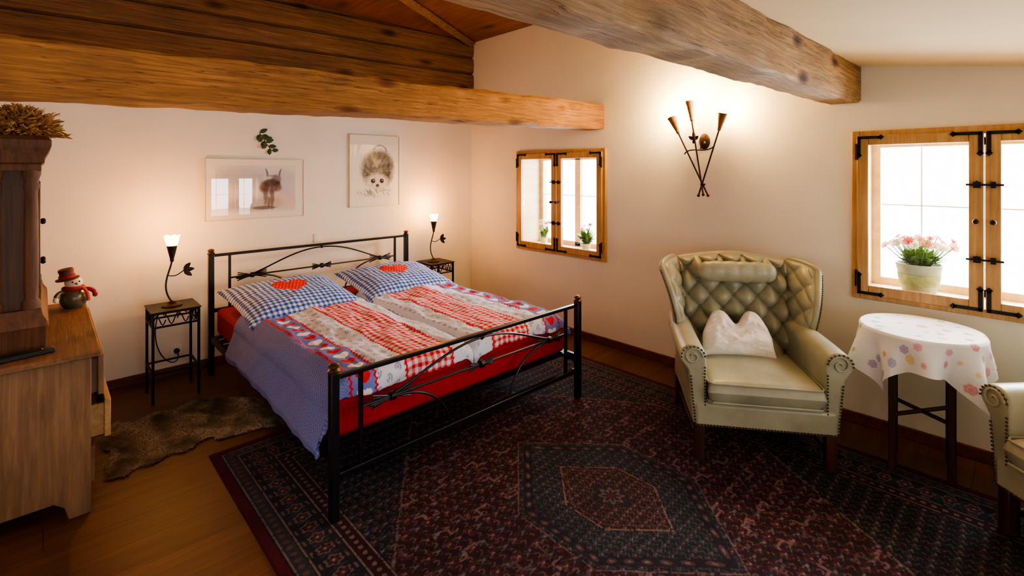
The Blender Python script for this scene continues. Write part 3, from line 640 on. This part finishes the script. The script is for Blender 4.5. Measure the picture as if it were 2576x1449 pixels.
def moulding(bm, prof):
    rings = []
    for o_, z in prof: rings.append([bm.verts.new(v) for v in ((HX0, HY0-o_, z), (HX1+o_, HY0-o_, z), (HX1+o_, HY1+o_, z), (HX0, HY1+o_, z))])
    for a, b in zip(rings, rings[1:]):
        for k in range(4): bm.faces.new((a[k], a[(k+1) % 4], b[(k+1) % 4], b[k]))
    bm.faces.new(rings[0][::-1]); bm.faces.new(rings[-1])
bm = BM(); moulding(bm, [(.015, DH), (.02, DH+.1), (.025, DH+.11), (.022, DH+.13), (.006, DH+.16), (0, DH+.19)]); obj('plinth', bm, M['hutch'], h, W=True, bevel=.003)
bm = BM(); span(bm, HX0, HX1-.03, HY0+.03, HY1-.03, DH+.18, 1.66); obj('body', bm, M['dark_wood'], h, W=True, bevel=.003)
bm = BM(); moulding(bm, [(0, 1.60), (.0, 1.63), (.012, 1.64), (.012, 1.66), (.03, 1.70), (.036, 1.72), (.036, 1.745), (.02, 1.765)]); obj('crown', bm, M['hutch'], h, W=True, bevel=.003)
for y in (HY0+.03, HY1-.03):
    for x in (HX1-.035, HX1-.16):
        bm = BM(); lathe(bm, [(.034, DH+.19), (.034, DH+.22), (.024, DH+.24), (.027, DH+.3), (.025, 1.4), (.022, 1.5), (.03, 1.53), (.024, 1.55), (.034, 1.58), (.034, 1.605)], (x, y, 0), 16); obj('column', bm, M['hutch'], h, W=True)
for y0, y1 in ((HY0+.08, 3.655), (3.665, HY1-.08)):
    bm = BM(); span(bm, HX1-.03, HX1-.01, y0, y1, DH+.2, 1.6); span(bm, HX1-.012, HX1-.004, y0+.06, y1-.06, DH+.26, 1.54); dr = obj('door', bm, M['dark_wood'], h, W=True, bevel=.004)
    for z in (1.12, 1.33):
        bm = BM(); ball(bm, (HX1+.006, (3.60 if y0 < 3.5 else 3.72), z), (.012, .012, .012), 12, 8); obj('knob', bm, M['iron'], dr, W=True)
# wheat
t = thing('dried_wheat_bouquet', 'bushy bouquet of dried golden wheat on top of the tall cabinet', 'dried flowers', (-.09, 3.42, 1.765))
bs = BM(); be = BM()
for i in range(1900):
    a = random.uniform(0, 2*PI); el = random.uniform(.0, 1.5); L = random.uniform(.07, .155)
    dv = Vector((math.cos(a)*math.cos(el), math.sin(a)*math.cos(el)*1.3, math.sin(el)*.9)); p0 = Vector((0, 0, .015))+Vector((random.uniform(-.04, .04), random.uniform(-.06, .06), 0))
    p1 = p0+dv*L*.85
    if i % 6 == 0: tube(bs, [p0, p1], .0016, 4)
    bend = Vector((random.uniform(-.028, .028), random.uniform(-.028, .028), random.uniform(-.025, .012))); p2 = p0+dv*L*1.05+bend
    tube(be, [p1, p1.lerp(p2, .3), p1.lerp(p2, .7), p2], [.003, .0048, .0046, .0025], 5)
    for k in range(2):
        q = p1.lerp(p2, .35+.35*k); tube(be, [q, q+dv*.010+Vector((random.uniform(-.013, .013), random.uniform(-.013, .013), random.uniform(-.012, .013)))], [.002, .0008], 3)
zf = lambda b: [setattr(v.co, 'z', max(v.co.z, .002)) for v in b.verts]
zf(bs); zf(be)
obj('stalks', bs, M['wheat'], t); obj('wheat_ears', be, M['wheat'], t)
bm = BM(); box(bm, (-.06, 3.11, DH+.0125), (.2, .05, .022), Matrix.Rotation(.2, 4, 'Z')); span(bm, -.08, 0, 3.10, 3.12, DH+.018, DH+.028)
single('spectacle_case', bm, M['black_plastic'], 'small dark flat case lying on the near end of the dresser top', 'case', bevel=.006)
# snowman
p = pt(182, 770, Z=DH); t = thing('snowman_figurine', 'small snowman figurine in brown top hat and red scarf on the dresser', 'figurine', (p.x+.005, p.y-.03, DH), .25)
bm = BM(); lathe(bm, [(.04, 0), (.058, .015), (.068, .045), (.064, .08), (.046, .108), (.03, .12)], n=24); obj('belly', bm, M['belly'], t)
bm = BM(); ball(bm, (0, 0, .152), (.044, .043, .040), 20, 12); obj('head', bm, M['snow'], t)
bm = BM(); lathe(bm, [(.056, .178), (.058, .184), (.044, .188), (.038, .192), (.034, .215), (.038, .236), (.034, .244)], n=24, R=Matrix.Rotation(-.16, 4, 'Y')); hh_ = obj('top_hat', bm, M['hat'], t)
bm = BM(); lathe(bm, [(.0405, .190), (.0395, .205), (.034, .207)], n=24, R=Matrix.Rotation(-.16, 4, 'Y')); obj('hat_band', bm, M['scarf'], hh_)
bm = BM(); tube(bm, [(.045*math.cos(a), .045*math.sin(a), .118) for a in [k*PI/10 for k in range(21)]], .013, 8); tube(bm, bez([(.03, -.05, .12), (.05, -.07, .1), (.05, -.075, .04)], 8), .013, 8, .5); obj('scarf', bm, M['scarf'], t)
for s in (-1, 1):
    bm = BM(); tube(bm, bez([(s*.045, -.01, .1), (s*.075, -.02, .112), (s*.092, -.035, .08)], 8), [.013]*9, 8); ar = obj('arm', bm, M['belly'] if s < 0 else M['scarf'], t)
    bm = BM(); ball(bm, (s*.094, -.038, .066), (.014, .014, .017), 12, 8); obj('mitten', bm, M['snow'] if s < 0 else M['scarf'], ar)
    bm = BM(); ball(bm, (s*.016, -.04, .16), (.005,)*3, 8, 6); obj('eye', bm, M['black_plastic'], t)
bm = BM(); tube(bm, [(0, -.04, .15), (0, -.07, .146)], [.007, .001], 8); obj('nose', bm, M['carrot'], t)
# ------------------------------------------------------------------ wall torch light
XS = 3.60; t = thing('wall_sconce', 'iron wall sconce of three crossed torches between the windows', 'wall lamp', pt(1770, 380, X=XW))
P = lambda u, v, X=XS: pt(u, v, X=X)
for (ub, vb), (uc, vc), (ut, vt) in (((1781, 492), (1706, 334), (1690, 297)), ((1757, 492), (1809, 326), (1818, 286)), ((1769, 490), (1740, 302), (1733, 256))):
    xo = XS-.012*(ut == 1733)+.012*(ut == 1690); a, b, c = P(ub, vb, xo), P(uc, vc, xo), P(ut, vt, xo)
    bm = BM(); tube(bm, [a, a.lerp(b, .5), b], .0065, 8); ball(bm, a, (.011,)*3, 10, 8); tb = obj('torch', bm, M['rust'], t, W=True)
    dirv = (c-b).normalized(); L = (c-b).length; R = dirv.to_track_quat('Z', 'Y').to_matrix().to_4x4()
    bm = BM(); lathe(bm, [(.008, -.01), (.014, 0), (.013, .01), (.022, L*.5), (.033, L), (.035, L+.004), (.030, L+.004), (.012, L*.6)], b, 18, R); obj('torch_cup', bm, M['torch'], tb, W=True)
    bm = BM(); ball(bm, c-dirv*.012, (.018, .018, .024), 14, 10, R); obj('bulb', bm, M['bulb'], tb, W=True)
    ld = bpy.data.lights.new('torch_glow', 'POINT'); ld.energy = 26; ld.color = (1, .61, .22); ld.shadow_soft_size = .03
    lo = bpy.data.objects.new('torch_glow', ld); COL.objects.link(lo); lo.parent = t; lo.location = c+dirv*.05-t.location
bp_ = P(1773, 356, XW); bm = BM(); lathe(bm, [(1, 0), (1, .4), (.8, .9), (.3, 1.3), (.05, 1.4)], bp_, 24, Matrix.Rotation(-PI/2, 4, 'Y') @ Matrix.Diagonal((.062, .043, .016, 1))); obj('wall_plate', bm, M['rust'], t, W=True)
bm = BM(); tube(bm, [bp_, P(1773, 362, XS), P(1762, 374)], .007, 8); tube(bm, bez([P(1722, 388), P(1730, 372), P(1752, 376), P(1780, 384), P(1796, 368)], 14), .005, 8); obj('support_arm', bm, M['rust'], t, W=True)
bm = BM(); q = P(1745, 352)
for a, L in ((1.57, .07), (2.5, .05), (.64, .05), (4.71, .03)): leaf(bm, q, (0, -math.cos(a), math.sin(a)), L, .03, Vector((1, 0, 0)), .1)
ball(bm, q, (.01,)*3, 10, 8); obj('leaf_ornament', bm, M['rust'], t, W=True)
bm = BM(); lathe(bm, [(.016, -.008), (.02, 0), (.016, .008)], P(1768, 464), 14); obj('binding_ring', bm, M['rust'], t, W=True)
# ------------------------------------------------------------------ armchair
def armchair(loc, rz, label):
    t = thing('wingback_armchair', label, 'armchair', loc, rz, 'pair of sage leather wing chairs'); lea = M['leather']
    for sx in (-1, 1):
        for y in (-.335, .33):
            bm = BM(); prism(bm, [(sx*.33-.026, y-.026, .21), (sx*.33+.026, y-.026, .21), (sx*.33+.026, y+.026, .21), (sx*.33-.026, y+.026, .21)], (0, (.03 if y > 0 else 0), -.21)); obj('leg', bm, M['leg_wood'], t, bevel=.004)
    bm = BM()
    for sx in (-1, 1): box(bm, (sx*.33, 0, .09), (.022, .63, .03))
    box(bm, (0, .0, .09), (.64, .022, .03)); obj('stretcher', bm, M['leg_wood'], t, bevel=.003)
    bm = BM(); span(bm, -.36, .36, -.375, .37, .19, .325); obj('seat_base', bm, lea, t, bevel=.02)
    n = 60; a, b = np.meshgrid(np.linspace(-1, 1, n), np.linspace(-1, 1, n), indexing='ij')
    hh = np.clip((1-np.abs(a)**14)*(1-np.abs(b)**14), 0, 1)**.28; x = a*.293; y = -.085+b*.315
    top = np.stack([x, y, .392+hh*.058+.026*(1-a*a)*(1-b*b)], -1); bo = np.stack([x, y, .392-hh*.066], -1)
    obj('seat_cushion', npmesh('sc', np.concatenate([top.reshape(-1, 3), bo.reshape(-1, 3)]), np.concatenate([gf(n, n), gf(n, n, n*n, True)])), lea, t, smooth=180)
    bm = BM()
    for zz in (.440, .338): tube(bm, [(-.288, .2, zz), (-.288, -.37, zz), (-.27, -.394, zz), (.27, -.394, zz), (.288, -.37, zz), (.288, .2, zz)], .006, 8)
    obj('cushion_piping', bm, lea, t)
    ztop = lambda x: 1.014+.016*np.cos(np.clip(x/.115, -PI, PI))
    yb = lambda z: .20+.17*(z-.42)/.63
    na, nb = 160, 160; A, B = np.meshgrid(np.linspace(-1, 1, na), np.linspace(0, 1, nb), indexing='ij')
    wid = .315+.03*B; x = A*wid; z = .40+B*(ztop(x)-.40)
    px, pz = .145, .082; U = x/px+(z-.44)/(2*pz); Vv = x/px-(z-.44)/(2*pz)
    su = np.abs(np.sin(PI*U)); sv = np.abs(np.sin(PI*Vv)); puff = .078*(su*sv)**.55
    du = U-np.round(U); dv = Vv-np.round(Vv); puff -= .028*np.exp(-((du*du+dv*dv)/.012))
    edge = np.clip((1-np.abs(A))/.10, 0, 1)*np.clip((1-B)/.07, 0, 1); edge = np.sqrt(edge*(2-edge))
    y = yb(z)-edge*(.022+puff)
    obj('tufted_back', npmesh('tb', np.stack([x, y, z], -1), gf(na, nb)), lea, t, smooth=180)
    bproto = None
    for i in range(-5, 6):
        for j in range(-5, 15):
            bx = (i)*px/2; bz = .44+j*pz
            if (i+j) % 2 or abs(bx) > .30 or bz > .97 or bz < .5: continue
            if bproto is None:
                bm = BM(); ball(bm, (0, 0, 0), (.012, .007, .012), 12, 8); bt = obj('button', bm, lea, t); bproto = bt
            else:
                bt = bproto.copy(); COL.objects.link(bt); bt.parent = t
            bt.location = (bx, yb(bz)-.004, bz)
    bm = BM(); xs_ = [-.36+.72*i/20 for i in range(21)]
    out = [(-.31, .20)]+[(x_, float(ztop(np.array(x_)))+.008-.02*(abs(x_)/.36)**8) for x_ in xs_]+[(.31, .20)]
    prism(bm, [(x_, yb(z_)+.008, z_) for x_, z_ in out], (0, .07, 0)); obj('outer_back', bm, lea, t, bevel=.02)
    def wing_pt(A, B):
        reach = .21+.08*np.sin(PI*np.clip(B*.95+.05, 0, 1))
        spread = .045+.074*B**1.6
        zt = .425-.03*A**2-.015*np.clip((A-.75)/.25, 0, 1)**2
        return (.335+.02*B)+A*spread+.012*np.sin(PI*A), yb(.58+B*.4)+.02-A*reach, .58+B*zt
    rcx, rrx, rrz = .366, .070, .063
    for s in (-1, 1):
        prof = [(.295, .2), (.295, .53)]+[(rcx+rrx*math.cos(a), .57+rrz*math.sin(a)) for a in [math.radians(175-13.5*k_) for k_ in range(17)]]+[(.392, .49), (.38, .36), (.365, .2)]
        bm = BM(); rings = []
        for y_, dz, sx_ in ((-.365, 0, 1), (-.2, .006, 1), (0, .012, .99), (.2, .02, .97), (.34, .02, .94)):
            rings.append([bm.verts.new((s*x_*sx_, y_, z_+(dz if z_ > .4 else 0))) for x_, z_ in prof])
        for a_, b_ in zip(rings, rings[1:]):
            for q in range(len(prof)): bm.faces.new((a_[q], a_[(q+1) % len(prof)], b_[(q+1) % len(prof)], b_[q]))
        bm.faces.new(rings[0]); bm.faces.new(rings[-1][::-1]); arm = obj('rolled_arm', bm, lea, t, bevel=.010)
        bm = BM()
        sp_ = [(s*(rcx+r_*math.cos(a_)), -.370, .57+r_*math.sin(a_)) for r_, a_ in [(.052-.0021*k_, PI-.45*k_) for k_ in range(22)]]
        tube(bm, sp_, .005, 6); obj('scroll_facing', bm, lea, arm)
        na, nb = 44, 50; A, B = np.meshgrid(np.linspace(0, 1, na), np.linspace(0, 1, nb), indexing='ij')
        x, y, z = wing_pt(A, B)
        th = .028*np.sqrt(np.clip((1-np.abs(2*A-1)**8)*(1-np.abs(2*B-1)**12), 0, 1))
        tf = th+.024*np.sqrt(np.abs(np.sin(PI*(A*1.5+B*3))*np.sin(PI*(A*1.5-B*3))))*(th/.028)
        Vi = np.stack([s*(x-tf), y-tf*.3, z], -1); Vo = np.stack([s*(x+th), y+th*.3, z], -1)
        w_ = obj('wing', npmesh('wing', np.concatenate([Vi.reshape(-1, 3), Vo.reshape(-1, 3)]), np.concatenate([gf(na, nb, 0, s > 0), gf(na, nb, na*nb, s < 0)])), lea, t, smooth=180)
        bm = BM(); ep = []
        for b_ in np.linspace(.06, .985, 26):
            x_, y_, z_ = wing_pt(np.array(.985), np.array(b_)); ep.append((s*float(x_), float(y_), float(z_)))
        for a__ in np.linspace(.93, .05, 14):
            x_, y_, z_ = wing_pt(np.array(a__), np.array(.985)); ep.append((s*float(x_), float(y_), float(z_)))
        tube(bm, ep, [.012]+[.021]*24+[.020]*13+[.018, .012], 12); obj('wing_roll', bm, lea, w_)
    n = 40; a, b = np.meshgrid(np.linspace(-1, 1, n), np.linspace(0, 2*PI, 25), indexing='ij')
    r = np.clip(1-np.abs(a)**7, 0, 1)**.5; ru = 1-.07*np.abs(np.cos(a*9))**6
    V = np.stack([a*.24, .19+.06*np.cos(b)*r*ru, .935+.069*np.sin(b)*r*ru], -1)
    obj('headrest_roll', npmesh('hr', V, gf(n, 25)), lea, t, smooth=180)
    bm = BM()
    def nails(pts, step=.016):
        P_ = [Vector(p) for p in pts]
        for a_, b_ in zip(P_, P_[1:]):
            m_ = max(1, int((b_-a_).length/step))
            for i in range(m_): bmesh.ops.create_icosphere(bm, subdivisions=1, radius=.0058, matrix=Matrix.Translation(a_.lerp(b_, i/m_)))
    nails([(-.355, -.377, .205), (.355, -.377, .205)])
    for s in (-1, 1):
        nails([(s*.355, -.37, .21), (s*.37, -.37, .36), (s*.38, -.37, .48)]); nails([(s*.305, -.37, .21), (s*.305, -.37, .53)])
        nails([(s*(rcx+.062*math.cos(a_)), -.37, .57+.055*math.sin(a_)) for a_ in [math.radians(175-20*k_) for k_ in range(11)]])
        nails([(s*(float(x_)+.014), float(y_)-.014, float(z_)) for x_, y_, z_ in [wing_pt(np.array(1.), np.array(b_)) for b_ in np.linspace(.12, .97, 30)]])
    o = obj('nailhead_trim', bm, M['nail'], t); o['kind'] = 'stuff'
    return t
RZ1 = math.radians(-53.9)
ch = armchair((3.09, 1.18, RZ), RZ1, 'sage leather wingback armchair with buttoned back holding a white cushion')
c2 = copy_tree(ch); c2.location = (3.07, -.42, RZ); c2.rotation_euler = (0, 0, math.radians(-135)); c2['label'] = 'sage leather armchair cut off by the frame beyond the little round table'
wc = cushion_mesh('throw_cushion', .43, .29, .08, lambda x, y: np.ones(x.shape+(3,))*.8, 70, notch=.085, bot=.6)
o = obj('throw_cushion', wc, M['white_cloth'], smooth=180); tag(o, 'white cushion with dented top leaning on the armchair back', 'cushion')
Rz = Matrix.Rotation(RZ1, 4, 'Z'); lp_ = Vector((3.09, 1.18, RZ))+Rz @ Vector((-.04, .04, .59))
o.matrix_world = Matrix.Translation(lp_) @ Rz @ Matrix.Rotation(math.radians(66), 4, 'X')
# ------------------------------------------------------------------ round table and cloth
TC = Vector((3.385, .39, RZ)); TR = .255; TZ = .75
t = thing('side_table', 'small round table with dark straight legs under a flowered cloth', 'table', TC)
bm = BM(); lathe(bm, [(TR-.02, TZ-.035), (TR-.004, TZ-.028), (TR-.004, TZ-.006), (TR-.01, TZ-.002)], n=40); obj('table_top', bm, M['leg_wood'], t)
Lp = [(-.135, .098), (-.056, -.132), (.185, -.104), (.106, .126)]
for x, y in Lp:
    bm = BM(); box(bm, (x, y, (TZ-.03)/2), (.034, .034, TZ-.03), Matrix.Rotation(.12, 4, 'Z')); obj('leg', bm, M['leg_wood'], t, bevel=.006)
for i in (0, 1):
    bm = BM(); a, b = Lp[i], Lp[i+2]; tube(bm, [(a[0], a[1], .30), (b[0], b[1], .30)], .011, 8); obj('stretcher', bm, M['leg_wood'], t)
n = 190; hs = .425; a, b = np.meshgrid(np.linspace(-hs, hs, n), np.linspace(-hs, hs, n), indexing='ij')
r = np.hypot(a, b); ph = np.arctan2(b, a); over = np.clip(r-TR, 0, None)
rr = np.minimum(r, TR)+np.minimum(over, .02)*.7+over*.07+over*.34*np.sin(ph*10+.6)*np.clip(over/.1, 0, 1)*.5+over*.14*np.sin(ph*6+2)
z = TZ+.003-np.clip(over-.008, 0, None)*.98
phi0 = math.radians(190); X = rr*np.cos(ph+phi0); Y_ = rr*np.sin(ph+phi0)
c = np.empty(a.shape+(3,)); c[:] = C(246, 249, 255)
rnd = random.Random(11); pal = [C(226, 100, 160), C(110, 190, 60), C(150, 106, 206), C(216, 60, 100), C(230, 200, 80), C(66, 170, 96), C(120, 150, 220)]
ng = 9
for i in range(ng):
    for j in range(ng):
        x0, y0 = -hs+(i+.5+rnd.uniform(-.3, .3))*2*hs/ng, -hs+(j+.5+rnd.uniform(-.3, .3))*2*hs/ng; rad = rnd.uniform(.012, .026); cl = pal[rnd.randrange(7)]; th = np.arctan2(b-y0, a-x0)
        if rnd.random() < .2: continue
        dd = np.hypot(a-x0, b-y0); sset(c, np.clip((rad*(.95+.08*np.cos(6*th+i))-dd)/.006+.5, 0, 1), cl, .65); sset(c, (np.abs(dd-rad*.5) < rad*.1)*1., C(250, 240, 240), .3)
me = npmesh('tablecloth', np.stack([X, Y_, z], -1), gf(n, n), c); o = obj('tablecloth', me, M['cloth'], smooth=180); o.location = TC
tag(o, 'white tablecloth with scattered pastel flowers draped over the small round table', 'tablecloth')
# ------------------------------------------------------------------ potted flowers
def flower_mesh(bm, p, r, nrm):
    R = Vector(nrm).to_track_quat('Z', 'Y').to_matrix().to_4x4()
    for ly, (nn, k, lift) in enumerate(((10, 1, .25), (8, .7, .7), (5, .4, 1.3))):
        for i in range(nn):
            a = 2*PI*i/nn+ly*.3; dv = R @ Vector((math.cos(a), math.sin(a), lift)); leaf(bm, Vector(p), dv, r*k, r*.55*k, R @ Vector((0, 0, 1)), -.1)
def plant(loc, label, pot, pr, ph_, nfl, spread, hgt, cols, fr, bush=5, band=False):
    t = thing('potted_flower', label, 'potted plant', loc)
    bm = BM(); lathe(bm, [(pr*.68, 0), (pr*.7, .005), (pr*.98, ph_-.012), (pr, ph_-.01), (pr, ph_), (pr*.92, ph_), (pr*.9, ph_-.02)], n=28); po = obj('pot', bm, pot, t)
    if band:
        bm = BM(); lathe(bm, [(pr*.70, ph_*.30), (pr*.825, ph_*.305), (pr*.925, ph_*.66), (pr*.80, ph_*.665)], n=28); obj('band', bm, M['band'], po)
    bm = BM(); lathe(bm, [(pr*.86, ph_-.03), (pr*.88, ph_-.015), (.004, ph_-.012)], n=20); obj('soil', bm, M['soil'], t)
    bl = BM(); bst = BM(); rn = random.Random(len(label))
    for i in range(nfl*bush):
        a = rn.uniform(0, 2*PI); el = rn.uniform(.3, 1.4); leaf(bl, (rn.uniform(-.5, .5)*pr, rn.uniform(-.5, .5)*pr, ph_-.015+rn.uniform(0, .35)*hgt), (math.cos(a)*math.cos(el), math.sin(a)*math.cos(el), math.sin(el)), hgt*rn.uniform(.4, .75), .026, droop=.25)
    for i in range(nfl):
        a = i*2.4; rr_ = spread*math.sqrt((i+.5)/nfl); p1 = Vector((rr_*math.cos(a), rr_*math.sin(a), ph_+hgt*rn.uniform(.7, 1.1)))
        tube(bst, [(p1.x*.3, p1.y*.3, ph_-.015), p1], .0025, 5); bm = BM(); flower_mesh(bm, p1, fr*rn.uniform(.8, 1.15), (p1.x*2-.12, p1.y*2, .25)); obj('flower', bm, cols[i % len(cols)], t)
    obj('leaves', bl, M['leafg'], t); obj('stems', bst, M['leafg'], t); return t
zs2 = WIN2[2]+.049; zs1 = WIN1[2]+.049
p = pt(2312, 745, X=3.89); plant((3.885, p.y, zs2), 'grey metal pot of red, white and orange blooms on the large windowsill', M['zinc'], .115, .185, 30, .175, .14, [M['fl_pink'], M['fl_white'], M['fl_red'], M['fl_white'], M['fl_orange'], M['fl_pink'], M['fl_white']], .032, 8, True)
p = pt(1474, 628, X=3.88); plant((3.88, p.y, zs1), 'leafy green potted plant with red blooms in the right half of the small window', M['clay'], .05, .07, 4, .06, .18, [M['fl_red'], M['fl_pink']], .024, 30)
p = pt(1368, 612, X=3.88); plant((3.88, p.y, zs1), 'small white pot of pink blooms in the left half of the small window', M['clay'], .045, .08, 6, .05, .16, [M['fl_pink'], M['fl_white'], M['fl_red']], .028)
# ------------------------------------------------------------------ light
w = bpy.data.worlds.new('world'); scn.world = w; w.use_nodes = True
bg = w.node_tree.nodes['Background']; bg.inputs[0].default_value = (.97, .98, 1, 1); bg.inputs[1].default_value = 8
def area(name, loc, rot, sx, sy, e, col):
    ld = bpy.data.lights.new(name, 'AREA'); ld.shape = 'RECTANGLE'; ld.size = sx; ld.size_y = sy; ld.energy = e; ld.color = col
    o = bpy.data.objects.new(name, ld); COL.objects.link(o); o.location = loc; o.rotation_euler = rot
area('daylight_small_window', (4.45, WIN1[0], 1.5), (0, math.radians(80), 0), 1.3, 1.3, 120, (.91, .95, 1))
area('daylight_large_window', (4.45, WIN2[0], 1.5), (0, math.radians(80), 0), 1.3, 1.3, 190, (.91, .95, 1))
area('daylight_rear_window', (WIN3[0], YF-.75, 1.4), (math.radians(80), 0, 0), 1.2, 1.2, 60, (.92, .95, 1))
area('daylight_rear_window', (WIN4[0], YF-.75, 1.4), (math.radians(80), 0, 0), 1.3, 1.2, 22, (.92, .95, 1))
try: scn.view_settings.look = 'AgX - Medium High Contrast'
except Exception as ex: print(ex)
# ------------------------------------------------------------------ camera
cd = bpy.data.cameras.new('camera'); cam = bpy.data.objects.new('camera', cd); COL.objects.link(cam); scn.camera = cam
cd.sensor_width = 36; cd.lens = 36*F/2576; cd.shift_y = -(724.5-YH)/2576; cd.clip_start = .05
cam.location = (0, 0, CH); cam.rotation_euler = (PI/2, 0, TH-PI/2)
